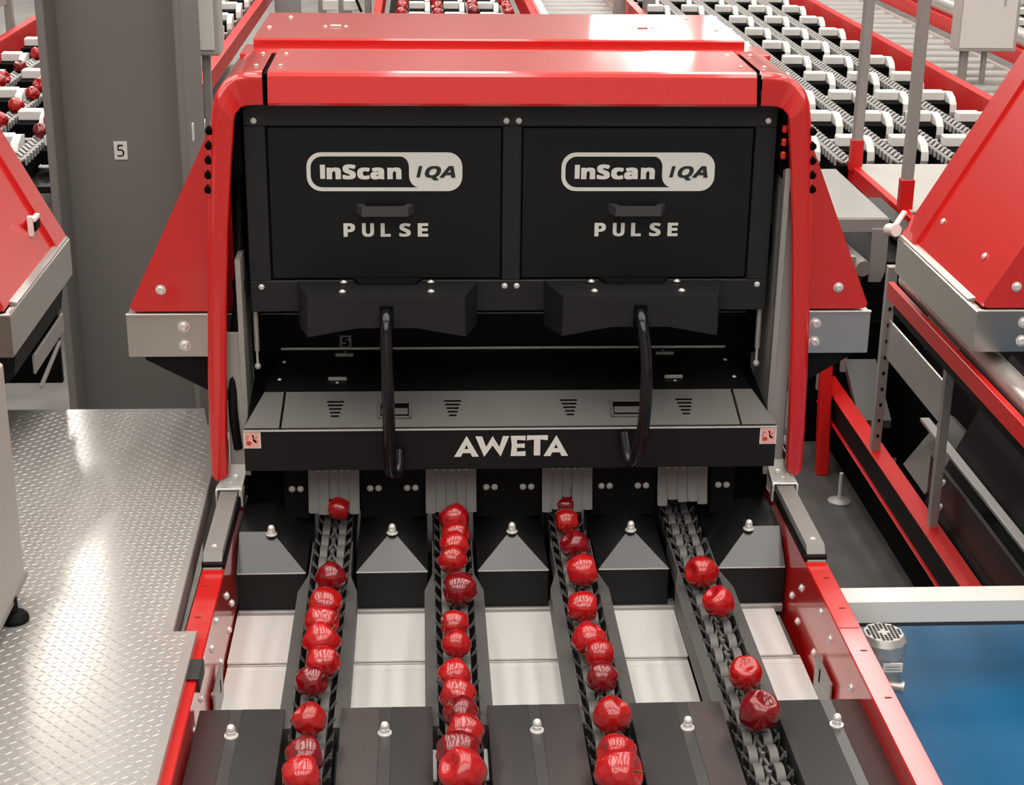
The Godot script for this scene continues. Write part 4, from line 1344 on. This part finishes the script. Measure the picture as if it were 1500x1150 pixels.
func tray_set() -> Array:   # white tray: bar, wing, dark pocket
	var bar := G.new()
	bar.box(Vector3(-0.02, 0.028, -0.02), Vector3(0.115, 0.05, 0.075), 0.006)
	var wing := G.new()
	wing.extr(v2([-0.055, 0.045, 0.01, 0.052, 0.075, 0.03, 0.105, 0.0, 0.112, -0.04, 0.095, -0.068, 0.06, -0.075, -0.02, -0.06]), 0.040, 0.075, "x")
	wing.box(Vector3(-0.02, -0.066, 0.11), Vector3(0.13, 0.012, 0.05), 0.003)
	var pocket := G.new()
	pocket.box(Vector3(-0.02, -0.03, 0.06), Vector3(0.115, 0.07, 0.11), 0.004)
	return [bar.mesh(), wing.mesh(), pocket.mesh()]


func sorter(cx: float, z_near: float, z_far: float, word: String, trays: Array, link: Mesh, apple_mats: Array, n_apples: int, za := 0.0, zb := 0.0, hw := 0.68, first := 0, last := 5) -> void:
	var y := 0.90
	var t := thing("sorting_conveyor", "sorting conveyor with white trays and red rails %s" % word, "conveyor", Vector3(cx, 0.75, z_near), "sorting conveyors in the background")
	var L := z_near - z_far
	var zc := (z_near + z_far) * 0.5
	part("bed", bx(Vector3(cx, 0.78, zc), Vector3(hw * 2.0 - 0.08, 0.03, L)), M.black_soft, t)
	for s in [-1.0, 1.0]:
		var rx: float = cx + s * hw
		part("red_rail", bx(Vector3(rx, y - 0.015, zc), Vector3(0.012, 0.16, L)), M.red_satin, t)
		part("rail_flange", bx(Vector3(rx + s * 0.022, y + 0.063, zc), Vector3(0.055, 0.008, L)), M.red_satin, t)
	var xs := []
	for k in 4:
		xs.append(cx + (k - 1.5) * 0.253)
	for k in range(first, last):
		var x: float = cx + (k - 2) * 0.253
		var z := z_near - 0.35
		while z > z_far + 0.2:
			var tr := put("white_tray", trays[0], M.white, t, Vector3(x, 0.90, z) - t.position)
			put("wing", trays[1], M.white, tr)
			put("pocket", trays[2], M.void_black, tr)
			z -= 0.60
	for k in 4:
		var c := thing("carrier_chain", "%s grey carrier chain from the left on the conveyor %s" % [ORD[k], word], "chain", Vector3(xs[k], 0.80, z_near), "carrier chains in the background")
		part("guide", bx(Vector3(xs[k], 0.842, zc), Vector3(0.046, 0.09, L)), M.void_black, c)
		var mm := MultiMesh.new()
		mm.transform_format = MultiMesh.TRANSFORM_3D
		mm.mesh = link
		var n := int(L / 0.058)
		mm.instance_count = n
		for i in n:
			mm.set_instance_transform(i, Transform3D(Basis.IDENTITY, Vector3(0, 0.10, -0.03 - i * 0.058)))
		var mi := MultiMeshInstance3D.new()
		mi.name = "chain_links"
		mi.multimesh = mm
		mi.material_override = M.rubber_bg
		mi.set_meta("kind", "stuff")
		c.add_child(mi)
		# apples lying on this chain
		for i in n_apples:
			var z := za + (zb - za) * (i + 0.5 + rng.randf_range(-0.4, 0.4)) / n_apples
			var a := put("apple", apple_mats[rng.randi() % 4], M.apple, self, Vector3(xs[k] + rng.randf_range(-0.01, 0.01), 0.94, z), Basis.from_euler(Vector3(rng.randf_range(0.3, 1.8), rng.randf_range(0, TAU), 0)).scaled_local(Vector3.ONE * rng.randf_range(0.07, 0.082)))
			a.set_meta("label", "small red apple, %s from the near end, %s chain %s" % [ORD[i], ORD[k], word])
			a.set_meta("category", "apple")
			a.set_meta("group", "apples on the %s chain %s" % [ORD[k], word])


func background() -> void:
	M.rubber_bg = mat("9a9793", 0.45)
	var trays := tray_set()
	var lk := G.new()
	for s in [-1.0, 1.0]:
		lk.bar(Vector3(s * 0.002, 0.0, 0.020), Vector3(s * 0.034, 0.014, -0.014), 0.015, 0.009, 0.001)
		lk.box(Vector3(s * 0.035, 0.0, -0.004), Vector3(0.007, 0.03, 0.022), 0.001)
	var link := lk.mesh()
	var am := []
	for k in 4:
		am.append(apple_mesh(k))
	sorter(2.06, -7.1, -15.5, "on the right", trays, link, am, 0)
	sorter(-2.09, -7.1, -15.5, "behind the left pillar", trays, link, am, 11, -7.4, -10.9)
	sorter(0.04, -11.4, -14.5, "behind the hood", trays, link, am, 13, -11.8, -14.2, 0.53, 1, 4)
	# flat plate and posts at the near end of the right conveyor
	solo("cover_plate", bx(Vector3(2.06, 0.895, -6.66), Vector3(0.66, 0.01, 0.86), 0.002), M.cabinet, "flat pale grey cover plate at the near end of the right conveyor", "plate")
	var er := thing("end_rail", "short red rail beside the pale cover plate carrying two posts", "rail", Vector3(1.72, 0.8, -6.5))
	part("bar", bx(Vector3(1.715, 0.865, -6.55), Vector3(0.03, 0.07, 1.2)), M.red_satin, er)
	part("chain_end", bx(Vector3(1.655, 0.86, -6.2), Vector3(0.06, 0.06, 0.6)), M.rubber_dark, er)
	for p in [[1.715, -7.05, "farther"], [1.72, -6.28, "nearer"]]:
		var pt := thing("guard_post", "%s square grey post in a red socket on the short rail" % p[2], "post", Vector3(p[0], 0.88, p[1]), "guard posts")
		part("post", bx(Vector3(p[0], 1.65, p[1]), Vector3(0.042, 1.45, 0.042), 0.004), M.stainless_dull, pt)
		part("socket", bx(Vector3(p[0], 0.95, p[1]), Vector3(0.052, 0.14, 0.052), 0.003), M.red_satin, pt)
	# roller conveyors
	for r in [[2.87, 3.55, -8.6, -14.5, "right of the right conveyor's red rail"], [0.74, 1.36, -10.6, -15.5, "behind the right end of the hood"]]:
		var t := thing("roller_conveyor", "roller conveyor of grey steel rollers %s" % r[4], "conveyor", Vector3((r[0] + r[1]) * 0.5, 0.6, r[2]))
		var rg := G.new()
		rg.tube([Vector3(r[0] - (r[0] + r[1]) * 0.5, 0, 0), Vector3(r[1] - (r[0] + r[1]) * 0.5, 0, 0)], 0.045, 12)
		var rm := rg.mesh()
		var z: float = r[2] - 0.1
		while z > r[3]:
			put("roller", rm, M.stainless_dull, t, Vector3(0, 0.15, z - r[2]))
			z -= 0.27
		for x in [r[0], r[1]]:
			part("side_beam", bx(Vector3(x, 0.74, (r[2] + r[3]) * 0.5), Vector3(0.03, 0.12, r[2] - r[3])), M.stainless, t)
		part("under_bed", bx(Vector3((r[0] + r[1]) * 0.5, 0.64, (r[2] + r[3]) * 0.5), Vector3(r[1] - r[0] - 0.05, 0.02, r[2] - r[3])), M.stainless_dull, t)
	var wg := solo("white_guard", bx(Vector3(0.645, 0.93, -13.0), Vector3(0.05, 0.14, 4.6), 0.004), M.white, "long white guard strip right of the apple lanes behind the hood", "guard")
	wg.set_meta("category", "guard")
	var fr := thing("far_rail", "red rail with a stainless tube beyond the rollers at upper right", "rail", Vector3(3.66, 0.8, -11))
	part("red_bar", bx(Vector3(3.66, 0.86, -11.2), Vector3(0.05, 0.10, 6.4)), M.red_satin, fr)
	var ft := G.new()
	ft.tube([Vector3(3.72, 0.96, -8.0), Vector3(3.72, 0.96, -14.4)], 0.06, 14)
	part("tube", ft, M.stainless, fr)
	var f2 := thing("far_trays", "row of white trays and chains beyond the far red rail at upper right", "conveyor", Vector3(4.3, 0.8, -11))
	part("bed", bx(Vector3(4.4, 0.76, -11), Vector3(1.2, 0.03, 7)), M.black_soft, f2)
	for k in 3:
		var z := -8.6
		while z > -14.3:
			var tr := put("white_tray", trays[0], M.white, f2, Vector3(4.05 + k * 0.253, 0.90, z) - f2.position)
			put("wing", trays[1], M.white, tr)
			put("pocket", trays[2], M.void_black, tr)
			z -= 0.60
		part("belt", bx(Vector3(4.18 + k * 0.253, 0.89, -11.3), Vector3(0.06, 0.05, 6.2)), M.rubber, f2)
	# electrical boxes on posts
	cab(Vector3(-1.022, 1.764, -6.2), Vector3(0.155, 0.50, 0.12), Vector3(-1.06, 0, -6.2), "narrow pale electrical box on a post beside the grey pillar", 0.0)
	cab(Vector3(3.22, 1.295, -9.915), Vector3(0.36, 0.62, 0.16), Vector3(3.11, 0, -9.915), "pale electrical box on steel legs among the rollers at upper right", 0.651)
	cab(Vector3(-3.10, 1.36, -10.8), Vector3(0.42, 0.36, 0.16), Vector3(-3.20, 0, -10.8), "pale box in a steel frame at the upper left corner", 0.0)
	# left background: frame, motor, posts, upright bundles
	var lf := thing("left_frame", "grey steel frame with a round motor at the upper left corner", "frame", Vector3(-3.0, 0.8, -10.6))
	for x in [-2.885, -3.00]:
		part("upright", bx(Vector3(x, 0.75, -11.0), Vector3(0.05, 1.5, 0.05)), M.stainless_dull, lf)
	var lm := G.new()
	lm.tube([Vector3(-3.1, 1.02, -10.45), Vector3(-2.86, 1.02, -10.45)], 0.075, 16)
	part("motor", lm, M.stainless, lf)
	var lb := G.new()
	lb.bar(Vector3(-3.15, 1.02, -10.6), Vector3(-2.90, 1.12, -10.96), 0.03, 0.05)
	part("brace", lb, M.stainless, lf)
	var ub := thing("upright_cluster", "cluster of grey uprights and white boxes behind the hood's left shoulder", "frame", Vector3(-1.0, 0.5, -13))
	for p in [[-1.25, 0.20], [-0.98, 0.06], [-0.80, 0.10], [-0.62, 0.05]]:
		part("upright", bx(Vector3(p[0], 0.75, -13.2), Vector3(p[1], 1.5, 0.10), 0.004), M.stainless_dull, ub)
	for k in 3:
		part("terminal_box", bx(Vector3(-0.90 + 0.16 * (k % 2), 0.86 + 0.11 * (k / 2), -12.9), Vector3(0.12, 0.08, 0.06), 0.006), M.white, ub)
	var cb := G.new()
	cb.tube(smooth_path([Vector3(-0.74, 1.25, -12.8), Vector3(-0.72, 1.0, -12.8), Vector3(-0.66, 0.82, -12.8)]), 0.012, 8)
	part("cable", cb, M.black_soft, ub)
	# stainless stand between pillar and hood
	var sd := thing("side_stand", "stainless stand with cross tubes between the pillar and the hood", "stand", Vector3(-1.08, 0.0, -6.6))
	var g := G.new()
	g.tube([Vector3(-1.25, 1.165, -6.6), Vector3(-1.02, 1.165, -6.6), Vector3(-0.90, 1.165, -6.6)], 0.026, 14)
	part("cross_tube", g, M.bright_steel, sd)
	part("cross_bar", bx(Vector3(-1.07, 1.03, -6.6), Vector3(0.40, 0.03, 0.04), 0.003), M.white, sd)
	part("lower_bar", bx(Vector3(-1.07, 0.975, -6.6), Vector3(0.40, 0.05, 0.04), 0.003), M.white, sd)
	part("red_panel", bx(Vector3(-1.07, 1.09, -6.63), Vector3(0.40, 0.07, 0.01)), M.red_satin, sd)
	for x in [-1.135, -0.90]:
		part("leg", bx(Vector3(x, 0.59, -6.65), Vector3(0.035, 1.18, 0.035), 0.003), M.stainless_dull, sd)
	for p in [[1.30, "nearer the rollers"], [1.53, "nearer the right conveyor"]]:
		solo("back_post", bx(Vector3(p[0], 0.7, -12.6), Vector3(0.09, 1.4, 0.07), 0.004), M.stainless_dull, "grey post rising behind the hood's right end, %s" % p[1], "post", "posts behind the hood")


func cab(at: Vector3, s: Vector3, post: Vector3, label: String, base_y: float) -> void:
	var t := thing("electrical_box", label, "box", Vector3(at.x, at.y - s.y * 0.5, at.z))
	part("body", bx(at, s, 0.006), M.cabinet, t)
	part("door", bx(at + Vector3(-0.006, 0.006, s.z * 0.5 + 0.003), Vector3(s.x - 0.03, s.y - 0.03, 0.008), 0.003), M.white, t)
	part("handle", bx(at + Vector3(s.x * 0.22, 0.0, s.z * 0.5 + 0.01), Vector3(0.012, 0.07, 0.012), 0.003), M.cabinet, t)
	var py := at.y - s.y * 0.5
	part("post", bx(Vector3(post.x, (py + base_y) * 0.5, post.z), Vector3(0.045, py - base_y, 0.045), 0.003), M.stainless_dull, t)
	part("post", bx(Vector3(post.x + s.x * 0.35, (py + base_y) * 0.5, post.z), Vector3(0.03, py - base_y, 0.03), 0.003), M.stainless_dull, t)
